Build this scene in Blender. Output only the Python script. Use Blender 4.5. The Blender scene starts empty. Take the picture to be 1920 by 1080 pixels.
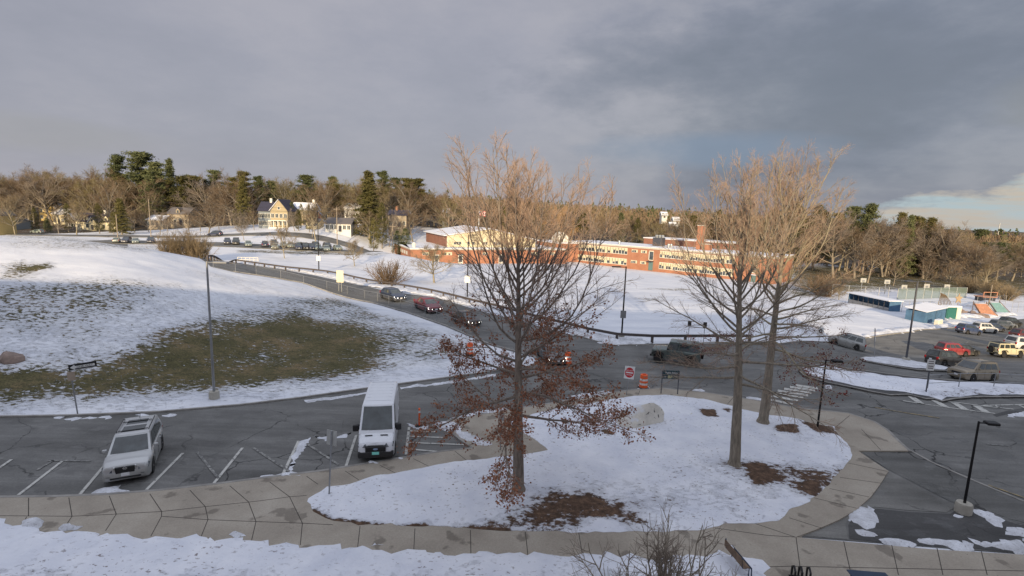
import bpy, math, random
import numpy as np
from mathutils import Vector, Matrix
from mathutils.geometry import delaunay_2d_cdt
SC = bpy.context.scene
COL = SC.collection
rnd = random.Random(7)
# ---------------------------------------------------------------- camera geometry
F_PX, CX, CY, CAM_H = 946., 960., 540., 12.0
_th, _ro = math.radians(8.4), math.radians(-1.9)
FWD = np.array([0, math.cos(_th), -math.sin(_th)])
_r = np.array([1., 0, 0]); _u = np.cross(_r, FWD)
RT = _r*math.cos(_ro) - _u*math.sin(_ro)
UP = _u*math.cos(_ro) + _r*math.sin(_ro)
ORG = np.array([0, 0, CAM_H])
def ray(px, py): return FWD + RT*((px-CX)/F_PX) + UP*((CY-py)/F_PX)
def D(px, py, dep): return ray(px, py)*dep + ORG
def proj(p):
    v = np.array(p) - ORG; d = v@FWD
    return CX+F_PX*(v@RT)/d, CY-F_PX*(v@UP)/d, d
# ---------------------------------------------------------------- terrain (control points: column, row, distance)
_ctl = [(0,700,32.5),(0,600,39),(0,520,46),(0,440,60),(-250,440,56),(-250,600,36),
 (250,700,34),(250,600,41),(250,520,49),(250,480,57),(250,462,64),
 (402,650,39.5),(402,560,50),(402,510,60),(402,492,67),
 (560,650,42),(560,590,51),(560,545,61),(560,527,68),
 (700,650,43.5),(700,600,53),(700,565,64),
 (400,495,92),(560,512,84),(560,468,142),(250,458,150),(330,445,175),(510,427,190),(640,425,190),(175,432,205),(0,435,190),
 (735,484,175),(770,490,155),(1000,500,158),(1120,497,180),(1280,515,160),(1440,533,140),(800,525,105),(1250,560,85),
 (1250,525,125),(1000,540,95),(640,500,111),(600,480,128),(700,470,140),(1400,575,75),
 (1590,655,57),(1500,690,39),(1800,668,55),(1770,690,47),(1830,718,40.5),(1885,672,54),(1813,627,76),(1900,610,88),(1728,612,80),(1635,575,102),
 (1850,590,103),(1950,600,100),(1750,548,138),(1560,560,120),(1920,560,135),(1640,635,62),(1700,620,68),(1500,620,58)]
_cp = [D(*c) for c in _ctl]
for X in (-34,-24,-14,-4,6,16,26,36):
    for Y in (6, 16, 24):
        _cp.append(np.array([X, Y, 0.]))
for X, Y in ((-27,28),(-22,29.5),(-14,31),(-8,33),(-1,35),(3,36),(2,44),(-5,50),(-12,58),(-20,66),(-20,74),(-28,80),(-14,66),(-4,56),(6,44),(12,47),(22,46),
             (12,36),(20,32),(28,30),(36,30),(26,38),(-45,24),(-60,20),(50,20),(60,30),(18,40)):
    _cp.append(np.array([X, Y, 0.]))
for w in ((-80,110,1.),(-60,92,1.),(-45,88,.8),(-110,80,4.),(-150,160,-1.),(-230,230,2.),(-120,260,5.),(-60,260,6.),(0,260,1.),(60,260,-1.),(120,230,-3.),(180,180,-5.),
          (250,120,-8.),(150,100,-6.),(100,60,-3.5),(110,130,-5.5),(140,230,-6.),(-300,420,12.),(-150,450,16.),(0,450,8.),(100,500,8.),(200,450,2.),(300,350,-6.),
          (0,700,13.),(150,800,13.),(-300,800,20.),(400,700,5.),(600,500,-6.),(-500,300,5.),(500,200,-8.),(-400,100,0.),(300,0,-4.),(-200,0,1.),(0,-60,0.),(100,-40,0.),(-100,-40,0.),
          (0,1400,20.),(700,1200,5.),(-700,1200,15.)):
    _cp.append(np.array(w, float))
_cp = np.array(_cp)
_C2 = 7.0**2
def _phi(a, b): return np.sqrt(((a[:,None,:]-b[None,:,:])**2).sum(-1)+_C2)
_A = _phi(_cp[:,:2], _cp[:,:2]); _w = np.linalg.solve(_A + np.eye(len(_cp))*-0.4, _cp[:,2])
def TT(xy):
    xy = np.asarray(xy, float); out = np.empty(len(xy))
    for i in range(0, len(xy), 20000):
        out[i:i+20000] = _phi(xy[i:i+20000], _cp[:,:2]) @ _w
    out = np.sign(out)*np.maximum(0, np.abs(out)-.15)
    r = np.hypot(xy[:,0], xy[:,1]-25)
    s = np.clip((r-14)/12, 0, 1); return out*s
def T(x, y): return float(TT([[x, y]])[0])
_tt = np.geomspace(9, 900, 700)
def G(px, py, up=0.):
    d = ray(px, py); pts = ORG + _tt[:,None]*d
    dz = pts[:,2]-TT(pts[:,:2])-up; k = np.nonzero(dz < 0)[0]
    if len(k) == 0: return pts[-1]
    k = k[0]
    if k == 0: return pts[0]
    a = dz[k-1]/(dz[k-1]-dz[k]); return pts[k-1]*(1-a)+pts[k]*a
def W(px, py, dep):
    p = D(px, py, dep); p[2] = T(p[0], p[1]); return p
# ---------------------------------------------------------------- polygons
def pin(poly, P):
    poly = np.asarray(poly)[:, :2]; x, y = P[:,0], P[:,1]; ins = np.zeros(len(P), bool); dist = np.full(len(P), 1e9)
    for i in range(len(poly)):
        a, b = poly[i-1], poly[i]
        c = ((a[1] > y) != (b[1] > y))
        with np.errstate(divide='ignore', invalid='ignore'):
            xi = (b[0]-a[0])*(y-a[1])/(b[1]-a[1])+a[0]
        ins ^= c & (x < xi)
        ab = b-a; L = ab@ab+1e-12
        t = np.clip(((x-a[0])*ab[0]+(y-a[1])*ab[1])/L, 0, 1)
        dist = np.minimum(dist, np.hypot(x-a[0]-t*ab[0], y-a[1]-t*ab[1]))
    return np.where(ins, -dist, dist)
def gp(pix, up=0.): return np.array([G(*p, up)[:2] for p in pix])
def densify(poly, step, closed=True, jit=0, seed=1):
    r = np.random.RandomState(seed); out = []; n = len(poly)
    for i in range(n if closed else n-1):
        a, b = poly[i], poly[(i+1) % n]; L = np.linalg.norm(b-a); k = max(1, int(L/step))
        for j in range(k): out.append(a+(b-a)*j/k)
    if not closed: out.append(poly[-1])
    out = np.array(out)
    if jit:
        m = len(out); nz = r.randn(m, 2)
        s = (nz+np.roll(nz,1,0)+np.roll(nz,-1,0))/1.7 + .5*r.randn(m,2)
        out = out + s*jit
    return out
def smooth_path(poly, closed=False, it=2):
    p = np.array(poly, float)
    for _ in range(it):
        q = []
        n = len(p); rg = range(n) if closed else range(n-1)
        if not closed: q.append(p[0])
        for i in rg:
            a, b = p[i], p[(i+1) % n]; q += [a*.75+b*.25, a*.25+b*.75]
        if not closed: q.append(p[-1])
        p = np.array(q)
    return p
# ---------------------------------------------------------------- object helpers
def setp(o, label=None, cat=None, group=None, kind=None):
    if label: o['label'] = label
    if cat: o['category'] = cat
    if group: o['group'] = group
    if kind: o['kind'] = kind
    return o
def thing(name, label, cat, loc=(0,0,0), rz=0, group=None):
    o = bpy.data.objects.new(name, None); o.empty_display_size = .3; COL.objects.link(o)
    o.location = tuple(map(float, loc)); o.rotation_euler = (0, 0, rz); return setp(o, label, cat, group)
class MB:
    def __init__(s): s.v = []; s.f = []; s.m = []; s.cur = 0; s.M = Matrix.Identity(4)
    def add(s, vs, fs, mi=None):
        o = len(s.v)
        for v in vs: s.v.append(tuple(s.M @ Vector(v)))
        for f in fs: s.f.append(tuple(i+o for i in f)); s.m.append(s.cur if mi is None else mi)
        return s
    def box(s, x0, x1, y0, y1, z0, z1, mi=None, bev=0):
        if bev:
            b = bev; vs = []
            for z, k in ((z0,b),(z0+b,0),(z1-b,0),(z1,b)):
                x0_, x1_, y0_, y1_ = x0+k, x1-k, y0+k, y1-k
                vs += [(x0_+(b if not k else 0),y0_,z),(x1_-(b if not k else 0),y0_,z),(x1_,y0_+(b if not k else 0),z),(x1_,y1_-(b if not k else 0),z),
                       (x1_-(b if not k else 0),y1_,z),(x0_+(b if not k else 0),y1_,z),(x0_,y1_-(b if not k else 0),z),(x0_,y0_+(b if not k else 0),z)]
            fs = [tuple(range(7,-1,-1)), tuple(range(24,32))]
            for k in range(3):
                for i in range(8): fs.append((k*8+i, k*8+(i+1)%8, k*8+8+(i+1)%8, k*8+8+i))
            return s.add(vs, fs, mi)
        vs = [(x0,y0,z0),(x1,y0,z0),(x1,y1,z0),(x0,y1,z0),(x0,y0,z1),(x1,y0,z1),(x1,y1,z1),(x0,y1,z1)]
        return s.add(vs, [(3,2,1,0),(4,5,6,7),(0,1,5,4),(1,2,6,5),(2,3,7,6),(3,0,4,7)], mi)
    def tube(s, pts, rad, n=8, mi=None, cap=True):
        pts = [Vector(p) for p in pts]; k = len(pts)
        if not hasattr(rad, '__len__'): rad = [rad]*k
        vs = []; ref = None
        for i, p in enumerate(pts):
            d = (pts[min(i+1,k-1)]-pts[max(i-1,0)]).normalized()
            if ref is None: ref = Vector((1,0,0)) if abs(d.x) < .8 else Vector((0,1,0))
            a = (ref-d*ref.dot(d)).normalized(); b = d.cross(a); ref = a
            for j in range(n):
                t = 2*math.pi*j/n; vs.append(p+(a*math.cos(t)+b*math.sin(t))*rad[i])
        fs = [(i*n+j, i*n+(j+1)%n, (i+1)*n+(j+1)%n, (i+1)*n+j) for i in range(k-1) for j in range(n)]
        if cap: fs += [tuple(range(n-1,-1,-1)), tuple(range((k-1)*n, k*n))]
        return s.add(vs, fs, mi)
    def lathe(s, prof, axis='z', c=(0,0,0), n=20, mi=None, closed=False):
        vs = []
        for (r, h) in prof:
            for j in range(n):
                t = 2*math.pi*j/n; a, b = r*math.cos(t), r*math.sin(t)
                p = (a,b,h) if axis == 'z' else ((a,h,b) if axis == 'y' else (h,a,b))
                vs.append((p[0]+c[0], p[1]+c[1], p[2]+c[2]))
        k = len(prof); fs = []
        for i in range(k-1):
            for j in range(n): fs.append((i*n+j, i*n+(j+1)%n, (i+1)*n+(j+1)%n, (i+1)*n+j))
        if not closed: fs += [tuple(range(n-1,-1,-1)), tuple(range((k-1)*n, k*n))]
        return s.add(vs, fs, mi)
    def quad(s, a, b, c, d, mi=None): return s.add([a,b,c,d], [(0,1,2,3)], mi)
    def prism(s, pts2, y0, y1, mi=None):     # outline in xz, extruded along y
        n = len(pts2); vs = [(x,y0,z) for x,z in pts2]+[(x,y1,z) for x,z in pts2]
        fs = [tuple(range(n)), tuple(range(2*n-1,n-1,-1))]+[(i,i+n,(i+1)%n+n,(i+1)%n) for i in range(n)]
        return s.add(vs, fs, mi)
    def build(s, name, mats, parent=None, smooth=False, loc=None):
        me = bpy.data.meshes.new(name); me.from_pydata(s.v, [], s.f)
        mats = mats if isinstance(mats, (list, tuple)) else [mats]
        for m in mats: me.materials.append(m)
        if len(mats) > 1: me.polygons.foreach_set('material_index', s.m)
        import bmesh
        bm = bmesh.new(); bm.from_mesh(me); bmesh.ops.recalc_face_normals(bm, faces=bm.faces); bm.to_mesh(me); bm.free()
        if smooth:
            me.polygons.foreach_set('use_smooth', [True]*len(me.polygons)); me.set_sharp_from_angle(angle=math.radians(smooth if smooth is not True else 40))
        o = bpy.data.objects.new(name, me); COL.objects.link(o)
        if parent is not None: o.parent = parent
        if loc is not None: o.location = tuple(map(float, loc))
        return o
def npmesh(name, V, Fq, mats, parent=None, mi=None, smooth=False, attrs=None):
    """V (n,3); Fq (m,k) same-size faces"""
    me = bpy.data.meshes.new(name); n, k = Fq.shape
    me.vertices.add(len(V)); me.vertices.foreach_set('co', np.asarray(V, np.float32).ravel())
    me.loops.add(n*k); me.loops.foreach_set('vertex_index', Fq.astype(np.int32).ravel())
    me.polygons.add(n); me.polygons.foreach_set('loop_start', np.arange(0, n*k, k, dtype=np.int32))
    for m in (mats if isinstance(mats, (list, tuple)) else [mats]): me.materials.append(m)
    if mi is not None: me.polygons.foreach_set('material_index', np.asarray(mi, np.int32))
    if smooth: me.polygons.foreach_set('use_smooth', np.ones(n, bool))
    for an, av in (attrs or {}).items():
        a = me.attributes.new(an, 'FLOAT', 'POINT'); a.data.foreach_set('value', np.asarray(av, np.float32))
    me.update(calc_edges=True); me.validate()
    o = bpy.data.objects.new(name, me); COL.objects.link(o)
    if parent is not None: o.parent = parent
    return o
def copy_tree(o, loc=None, rz=None, scale=None, label=None, parent=None):
    c = o.copy(); COL.objects.link(c); c.parent = parent
    if loc is not None: c.location = tuple(map(float, loc))
    if rz is not None: c.rotation_euler = (0, 0, rz)
    if scale is not None: c.scale = scale if hasattr(scale, '__len__') else (scale,)*3
    if label: c['label'] = label
    for ch in list(o.children): copy_tree(ch, parent=c)
    return c
# ---------------------------------------------------------------- materials
class NT:
    def __init__(s, nt): s.nt = nt
    def n(s, t, **k):
        nd = s.nt.nodes.new(t)
        for a, v in k.items():
            if a.startswith('i_'): nd.inputs[a[2:].replace('_', ' ')].default_value = v
            elif a.startswith('x'): nd.inputs[int(a[1:])].default_value = v
            else: setattr(nd, a, v)
        return nd
    def l(s, a, b): s.nt.links.new(a, b)
    def noise(s, vec, scale, detail=4, rough=.55, dim='3D'):
        nd = s.n('ShaderNodeTexNoise', i_Scale=scale, i_Detail=detail, i_Roughness=rough)
        if vec is not None: s.l(vec, nd.inputs['Vector'])
        return nd.outputs['Fac']
    def ramp(s, fac, stops, interp='LINEAR'):
        nd = s.n('ShaderNodeValToRGB'); cr = nd.color_ramp; cr.interpolation = interp
        while len(cr.elements) < len(stops): cr.elements.new(.5)
        for e, (p, c) in zip(cr.elements, stops):
            e.position = p; e.color = (c, c, c, 1) if not hasattr(c, '__len__') else (*c, 1)
        s.l(fac, nd.inputs[0]); return nd.outputs['Color']
    def math(s, op, a, b=None, clamp=False):
        nd = s.n('ShaderNodeMath', operation=op, use_clamp=clamp)
        for i, v in enumerate((a, b)):
            if v is None: continue
            if hasattr(v, 'node'): s.l(v, nd.inputs[i])
            else: nd.inputs[i].default_value = v
        return nd.outputs[0]
    def mix(s, fac, a, b, typ='MIX'):
        nd = s.n('ShaderNodeMix', data_type='RGBA', blend_type=typ)
        for i, v in ((0, fac), (6, a), (7, b)):
            if hasattr(v, 'node'): s.l(v, nd.inputs[i])
            elif hasattr(v, '__len__'): nd.inputs[i].default_value = (*v, 1) if len(v) == 3 else v
            else: nd.inputs[i].default_value = v
        return nd.outputs[2]
    def bump(s, h, strength=.3, dist=.05):
        nd = s.n('ShaderNodeBump', i_Strength=strength, i_Distance=dist); s.l(h, nd.inputs['Height']); return nd.outputs['Normal']
    def mapping(s, vec, scale=(1,1,1), rot=(0,0,0), loc=(0,0,0)):
        nd = s.n('ShaderNodeMapping'); nd.inputs['Scale'].default_value = scale; nd.inputs['Rotation'].default_value = rot; nd.inputs['Location'].default_value = loc
        s.l(vec, nd.inputs['Vector']); return nd.outputs[0]
def mat_base(name, rough=.7, metal=0, spec=.4):
    m = bpy.data.materials.new(name); m.use_nodes = True; t = NT(m.node_tree); b = m.node_tree.nodes['Principled BSDF']
    b.inputs['Roughness'].default_value = rough; b.inputs['Metallic'].default_value = metal; b.inputs['Specular IOR Level'].default_value = spec
    return m, t, b
MT = {}
def M(name, col, rough=.7, metal=0, var=.12, scale=3., bump=0, spec=.4, emit=0):
    if name in MT: return MT[name]
    m, t, b = mat_base(name, rough, metal, spec)
    co = t.n('ShaderNodeTexCoord').outputs['Object']
    f = t.noise(co, scale, 5)
    c2 = tuple(min(1, c*(1+var)) for c in col); c1 = tuple(c*(1-var) for c in col)
    cc = t.ramp(f, [(.3, c1), (.7, c2)]); t.l(cc, b.inputs['Base Color'])
    if bump: t.l(t.bump(t.noise(co, scale*6, 4), bump, .02), b.inputs['Normal'])
    if emit: b.inputs['Emission Color'].default_value = (*col, 1); b.inputs['Emission Strength'].default_value = emit
    MT[name] = m; return m
def paint(name, col, metal=.3):
    if name in MT: return MT[name]
    m, t, b = mat_base(name, .32, metal, .5); b.inputs['Coat Weight'].default_value = .6; b.inputs['Coat Roughness'].default_value = .12
    geo = t.n('ShaderNodeTexCoord').outputs['Object']
    sep = t.n('ShaderNodeSeparateXYZ'); t.l(geo, sep.inputs[0])
    dirt = t.math('MULTIPLY', t.ramp(sep.outputs['Z'], [(.2, 1.), (.75, .12)]), t.noise(geo, 3.5, 5))
    t.l(t.mix(dirt, col, (.2,.19,.17)), b.inputs['Base Color'])
    t.l(t.math('ADD', t.math('MULTIPLY', dirt, .8), .28), b.inputs['Roughness'])
    MT[name] = m; return m
SNOWC = (.72, .745, .80)
m, t, b = mat_base('snow', .8, 0, .2); co = t.n('ShaderNodeTexCoord').outputs['Object']
c = t.ramp(t.noise(co, 1.3, 7, .7), [(.32, (.46,.47,.50)), (.6, SNOWC)]); g_ = t.ramp(t.noise(co, 9, 5, .75), [(.56, 0), (.68, 1)])
t.l(t.mix(t.math('MULTIPLY', g_, .65), c, (.16,.145,.13)), b.inputs['Base Color']); t.l(t.bump(t.noise(co, 5, 6, .7), .9, .08), b.inputs['Normal']); MT['snow'] = m
M('black', (.012,.012,.014), .45, var=.2)
M('tyre', (.02,.02,.021), .8, var=.3)
M('rim', (.42,.43,.44), .3, metal=.8)
M('darktrim', (.03,.03,.032), .55)
M('polemetal', (.10,.105,.12), .45, metal=.5)
M('greysteel', (.3,.31,.32), .45, metal=.5)
M('blackpole', (.012,.012,.014), .4, metal=.3)
M('white', (.7,.71,.7), .5, var=.05)
M('concrete_base', (.4,.38,.33), .85, bump=.4)
M('headlamp_glass', (.07,.08,.095), .12, spec=.8)
M('headlamp_on', (1.,.95,.85), .3, emit=9.)
M('tail', (.35,.01,.012), .25)
M('redp', (.5,.012,.02), .45, var=.06)
M('orange', (.85,.13,.03), .55, var=.1)
M('yellow', (.75,.55,.05), .5)
M('blueblk', (.012,.03,.05), .5)
M('wood', (.16,.11,.075), .8, var=.3, scale=6, bump=.4)
M('woodpole', (.3,.25,.19), .85, var=.2)
M('darkwood', (.085,.072,.068), .85, var=.3, scale=8, bump=.4)
M('plate', (.7,.72,.75), .4)
m, t, b = mat_base('glass', .06, 0, .9); co = t.n('ShaderNodeTexCoord').outputs['Object']
t.l(t.ramp(t.noise(co, 2, 3), [(.3,(.02,.026,.028)),(.7,(.06,.075,.08))]), b.inputs['Base Color']); MT['glass'] = m
m, t, b = mat_base('house_glass', .1, 0, .9); co = t.n('ShaderNodeTexCoord').outputs['Object']
t.l(t.ramp(t.noise(co, .6, 3), [(.3,(.02,.025,.03)),(.7,(.09,.11,.12))]), b.inputs['Base Color']); MT['house_glass'] = m

def bark(name, c1, c2, sc=9):
    m, t, b = mat_base(name, .9, 0, .15); co = t.n('ShaderNodeTexCoord').outputs['Object']
    v = t.mapping(co, (sc, sc, sc*.22)); f = t.noise(v, 1, 6, .65)
    t.l(t.ramp(f, [(.3, c1), (.72, c2)]), b.inputs['Base Color']); t.l(t.bump(f, .8, .04), b.inputs['Normal']); MT[name] = m; return m
bark('bark_grey', (.15,.13,.105), (.36,.315,.25)); bark('bark_oak', (.125,.105,.09), (.31,.26,.215)); bark('bark_pale', (.19,.165,.115), (.42,.37,.27))
M('twig_red', (.37,.265,.20), .9, var=.3, scale=1.5, spec=.1)
M('twig_tan', (.235,.185,.12), .9, var=.3, scale=1.5, spec=.1)
M('twig_grey', (.24,.2,.165), .9, var=.3, scale=1.5, spec=.1)
M('twig_brown', (.185,.135,.09), .9, var=.35, scale=.4, spec=.1)
M('twig_olive', (.2,.17,.085), .9, var=.35, scale=.4, spec=.1)
def leafm(name, c1, c2, sc):
    m, t, b = mat_base(name, .75, 0, .2); co = t.n('ShaderNodeTexCoord').outputs['Object']
    oi = t.n('ShaderNodeObjectInfo').outputs['Random']
    f = t.math('ADD', t.noise(co, sc, 4), t.math('MULTIPLY', t.math('SUBTRACT', oi, .5), .25))
    t.l(t.ramp(f, [(.3, c1), (.7, c2)]), b.inputs['Base Color']); MT[name] = m
leafm('leaf_brown', (.2,.08,.045), (.46,.22,.12), 2.5)
leafm('leaf_maroon', (.09,.02,.02), (.2,.06,.05), 2.5)
leafm('leaf_tan', (.26,.14,.06), (.5,.3,.13), .3)
leafm('needle', (.045,.058,.026), (.15,.165,.075), .35)
leafm('needle_olive', (.055,.055,.018), (.15,.135,.05), .35)
# ================================================================ GROUND
# --- ground materials
def ground_mat():
    m, t, b = mat_base('ground_snow_grass', .8, 0, .2)
    co = t.n('ShaderNodeTexCoord').outputs['Object']
    cov = t.n('ShaderNodeAttribute', attribute_name='cov').outputs['Fac']
    kind = t.n('ShaderNodeAttribute', attribute_name='wood').outputs['Fac']
    dist = t.n('ShaderNodeVectorMath', operation='LENGTH'); t.l(co, dist.inputs[0])
    warp = t.n('ShaderNodeVectorMath', operation='ADD'); nz = t.n('ShaderNodeTexNoise', i_Scale=.5, i_Detail=3)
    t.l(co, nz.inputs['Vector']); t.l(co, warp.inputs[0]); t.l(nz.outputs['Color'], warp.inputs[1])
    v = t.mapping(warp.outputs[0], (1.1, 2.2, 1.6), rot=(0,0,.25))
    n1 = t.noise(v, 2.0, 6, .68); n2 = t.noise(co, .22, 5, .65)
    n = t.math('ADD', t.math('MULTIPLY', n1, .72), t.math('MULTIPLY', n2, .28))
    d = t.math('ADD', n, t.math('MULTIPLY', t.math('SUBTRACT', cov, .5), .62))   # high: snow
    sm = t.ramp(d, [(.47, 0), (.53, 1)])
    gcol = t.ramp(t.noise(co, .35, 5, .65), [(.28, (.055,.056,.022)), (.5, (.10,.09,.045)), (.72, (.19,.145,.085))])
    fine = t.noise(t.mapping(co, (3,3,3)), 3, 5, .7)
    gcol = t.mix(1, gcol, t.ramp(fine, [(.32,(.35,.35,.35)),(.68,(1.7,1.6,1.4))]), 'MULTIPLY')
    gcol = t.mix(t.ramp(t.noise(t.mapping(co, (1.2,2.4,1)), 1.3, 6, .7), [(.5, 0), (.66, .8)]), gcol, (.035,.036,.014))
    gcol = t.mix(kind, gcol, (.07,.05,.035))
    scol = t.ramp(t.noise(t.mapping(co, (.5,1.6,1)), .3, 7, .65), [(.32, (.56,.59,.66)), (.66, (.74,.76,.80))])
    scol = t.mix(t.math('MULTIPLY', t.ramp(fine, [(.55, 0), (.72, 1)]), .55), scol, (.45,.42,.38))
    t.l(t.mix(sm, gcol, scol), b.inputs['Base Color'])
    h = t.math('ADD', t.math('MULTIPLY', t.ramp(d, [(.44, 0), (.62, 1)]), 1.), t.math('MULTIPLY', fine, .25))
    t.l(t.bump(h, .9, .09), b.inputs['Normal'])
    MT['ground'] = m
def asphalt_mat(name, base, patchy=1.):
    m, t, b = mat_base(name, .8, 0, .3); co = t.n('ShaderNodeTexCoord').outputs['Object']
    big = t.noise(t.mapping(co, (1, 1.8, 1)), .22, 6, .62); streak = t.noise(t.mapping(co, (.08, .6, 1), rot=(0,0,.35)), 1.5, 5, .6)
    fine = t.noise(co, 14, 3, .7)
    c = t.ramp(big, [(.3, tuple(.62*x for x in base)), (.5, base), (.7, tuple(1.25*x for x in base))])
    c = t.mix(1, c, t.ramp(streak, [(.3, .78), (.7, 1.18)]), 'MULTIPLY'); c = t.mix(1, c, t.ramp(fine, [(.25, .8), (.75, 1.2)]), 'MULTIPLY')
    # damp blotches, older repair patches, salt bloom
    wet = t.ramp(t.noise(t.mapping(co, (.7,1.5,1), loc=(7,3,0)), .55, 7, .62), [(.555, 0), (.60, 1)])
    c = t.mix(t.math('MULTIPLY', wet, .5*patchy), c, tuple(.33*x for x in base))
    salt = t.ramp(t.noise(t.mapping(co, (.6,1,1), loc=(1,9,0)), .9, 6, .7), [(.58, 0), (.8, 1)])
    c = t.mix(t.math('MULTIPLY', salt, .4), c, (.36,.36,.35))
    trk = t.ramp(t.noise(t.mapping(co, (.05, 1.9, 1), rot=(0,0,.12)), 1.2, 4, .7), [(.42, 0), (.6, 1)]); c = t.mix(t.math('MULTIPLY', trk, .28), c, tuple(.55*x for x in base))
    # cracks
    nz = t.n('ShaderNodeTexNoise', i_Scale=1.1, i_Detail=5); t.l(co, nz.inputs['Vector'])
    vv = t.n('ShaderNodeVectorMath', operation='ADD'); t.l(co, vv.inputs[0]); t.l(nz.outputs['Color'], vv.inputs[1])
    vo = t.n('ShaderNodeTexVoronoi', feature='DISTANCE_TO_EDGE', i_Scale=.3); t.l(vv.outputs[0], vo.inputs['Vector'])
    cr = t.ramp(vo.outputs['Distance'], [(.004, 1), (.013, 0)])
    msk = t.ramp(t.noise(co, .16, 3), [(.46, 0), (.56, 1)])
    c = t.mix(t.math('MULTIPLY', t.math('MULTIPLY', cr, msk), .8), c, (.012,.012,.013))
    t.l(c, b.inputs['Base Color']); t.l(t.ramp(wet, [(0, .85), (1, .45)]), b.inputs['Roughness'])
    t.l(t.bump(t.math('ADD', fine, t.math('MULTIPLY', cr, -2)), .35, .02), b.inputs['Normal'])
    MT[name] = m
def concrete_mat():
    m, t, b = mat_base('concrete', .85, 0, .25); co = t.n('ShaderNodeTexCoord').outputs['Object']
    c = t.ramp(t.noise(co, .45, 6, .6), [(.3, (.27,.24,.2)), (.5, (.335,.3,.25)), (.7, (.39,.355,.30))])
    st = t.ramp(t.noise(co, .8, 5, .5), [(.62, 0), (.66, 1)]); c = t.mix(t.math('MULTIPLY', st, .55), c, (.1,.085,.07))
    c = t.mix(1, c, t.ramp(t.noise(co, 18, 3, .7), [(.3, .88), (.7, 1.12)]), 'MULTIPLY')
    sp = t.ramp(t.noise(co, 6, 2), [(.74, 0), (.77, 1)]); c = t.mix(t.math('MULTIPLY', sp, .6), c, (.07,.055,.045))
    t.l(c, b.inputs['Base Color']); t.l(t.bump(t.noise(co, 40, 3), .2, .01), b.inputs['Normal']); MT['concrete'] = m
def bed_mat():      # thin snow over leaf litter and mulch on the planted bed
    m, t, b = mat_base('snowy_bed', .85, 0, .2); co = t.n('ShaderNodeTexCoord').outputs['Object']
    cov = t.n('ShaderNodeAttribute', attribute_name='cov').outputs['Fac']
    n = t.math('ADD', t.math('MULTIPLY', t.noise(t.mapping(co, (1,1.5,1), rot=(0,0,-.5)), 2.6, 7, .7), .6), t.math('MULTIPLY', t.noise(co, .5, 4), .4))
    d = t.math('ADD', n, t.math('MULTIPLY', t.math('SUBTRACT', cov, .5), .7)); sm = t.ramp(d, [(.47, 0), (.53, 1)])
    leaf = t.ramp(t.noise(co, 4, 6, .75), [(.3, (.035,.025,.018)), (.5, (.10,.062,.042)), (.7, (.21,.135,.085))])
    fine = t.noise(co, 7, 5, .7); scol = t.ramp(t.noise(co, .6, 7, .65), [(.3, (.60,.63,.71)), (.68, (.77,.79,.84))])
    dots = t.ramp(t.noise(t.mapping(co, (5,7.5,5), rot=(0,0,-.4)), 1, 3, .6), [(.61, 0), (.66, 1)]); dm = t.ramp(t.noise(co, .33, 4, .6), [(.40, .05), (.62, 1)]); scol = t.mix(t.math('MULTIPLY', t.math('MULTIPLY', dots, dm), .9), scol, (.1,.06,.045))
    t.l(t.mix(sm, leaf, scol), b.inputs['Base Color'])
    vo = t.n('ShaderNodeTexVoronoi', feature='SMOOTH_F1', i_Scale=1.7); t.l(co, vo.inputs['Vector'])
    foot = t.ramp(vo.outputs['Distance'], [(.05, 0), (.22, 1)])
    t.l(t.bump(t.math('ADD', t.math('ADD', t.ramp(d, [(.44, 0), (.6, 1)]), t.math('MULTIPLY', foot, .8)), t.math('MULTIPLY', fine, .5)), .9, .06), b.inputs['Normal']); MT['bed'] = m
ground_mat(); asphalt_mat('asphalt', (.155,.155,.15)); asphalt_mat('asphalt_new', (.125,.125,.12), .3); asphalt_mat('asphalt_dark', (.075,.075,.075), .2)
asphalt_mat('asphalt_pale', (.18,.178,.168), .2); concrete_mat(); bed_mat()
M('kerb', (.26,.25,.235), .85, var=.25, scale=2, bump=.3)
M('joint', (.06,.052,.045), .9)
m, t, b = mat_base('roadpaint', .7, 0, .3); co = t.n('ShaderNodeTexCoord').outputs['Object']
t.l(t.mix(t.ramp(t.noise(co, 5, 6, .75), [(.52, 0), (.66, 1)]), (.5,.5,.47), (.13,.13,.13)), b.inputs['Base Color']); MT['roadpaint'] = m
m, t, b = mat_base('roadpaint_worn', .7, 0, .3); co = t.n('ShaderNodeTexCoord').outputs['Object']
t.l(t.mix(t.ramp(t.noise(co, 5, 6, .75), [(.38, 0), (.56, 1)]), (.34,.34,.32), (.11,.11,.11)), b.inputs['Base Color']); MT['roadpaint_worn'] = m
m, t, b = mat_base('roadpaint_yellow', .7, 0, .3); co = t.n('ShaderNodeTexCoord').outputs['Object']
t.l(t.mix(t.ramp(t.noise(co, 5, 6, .75), [(.4, 0), (.6, 1)]), (.4,.3,.14), (.11,.11,.1)), b.inputs['Base Color']); MT['roadpaint_yellow'] = m

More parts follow.
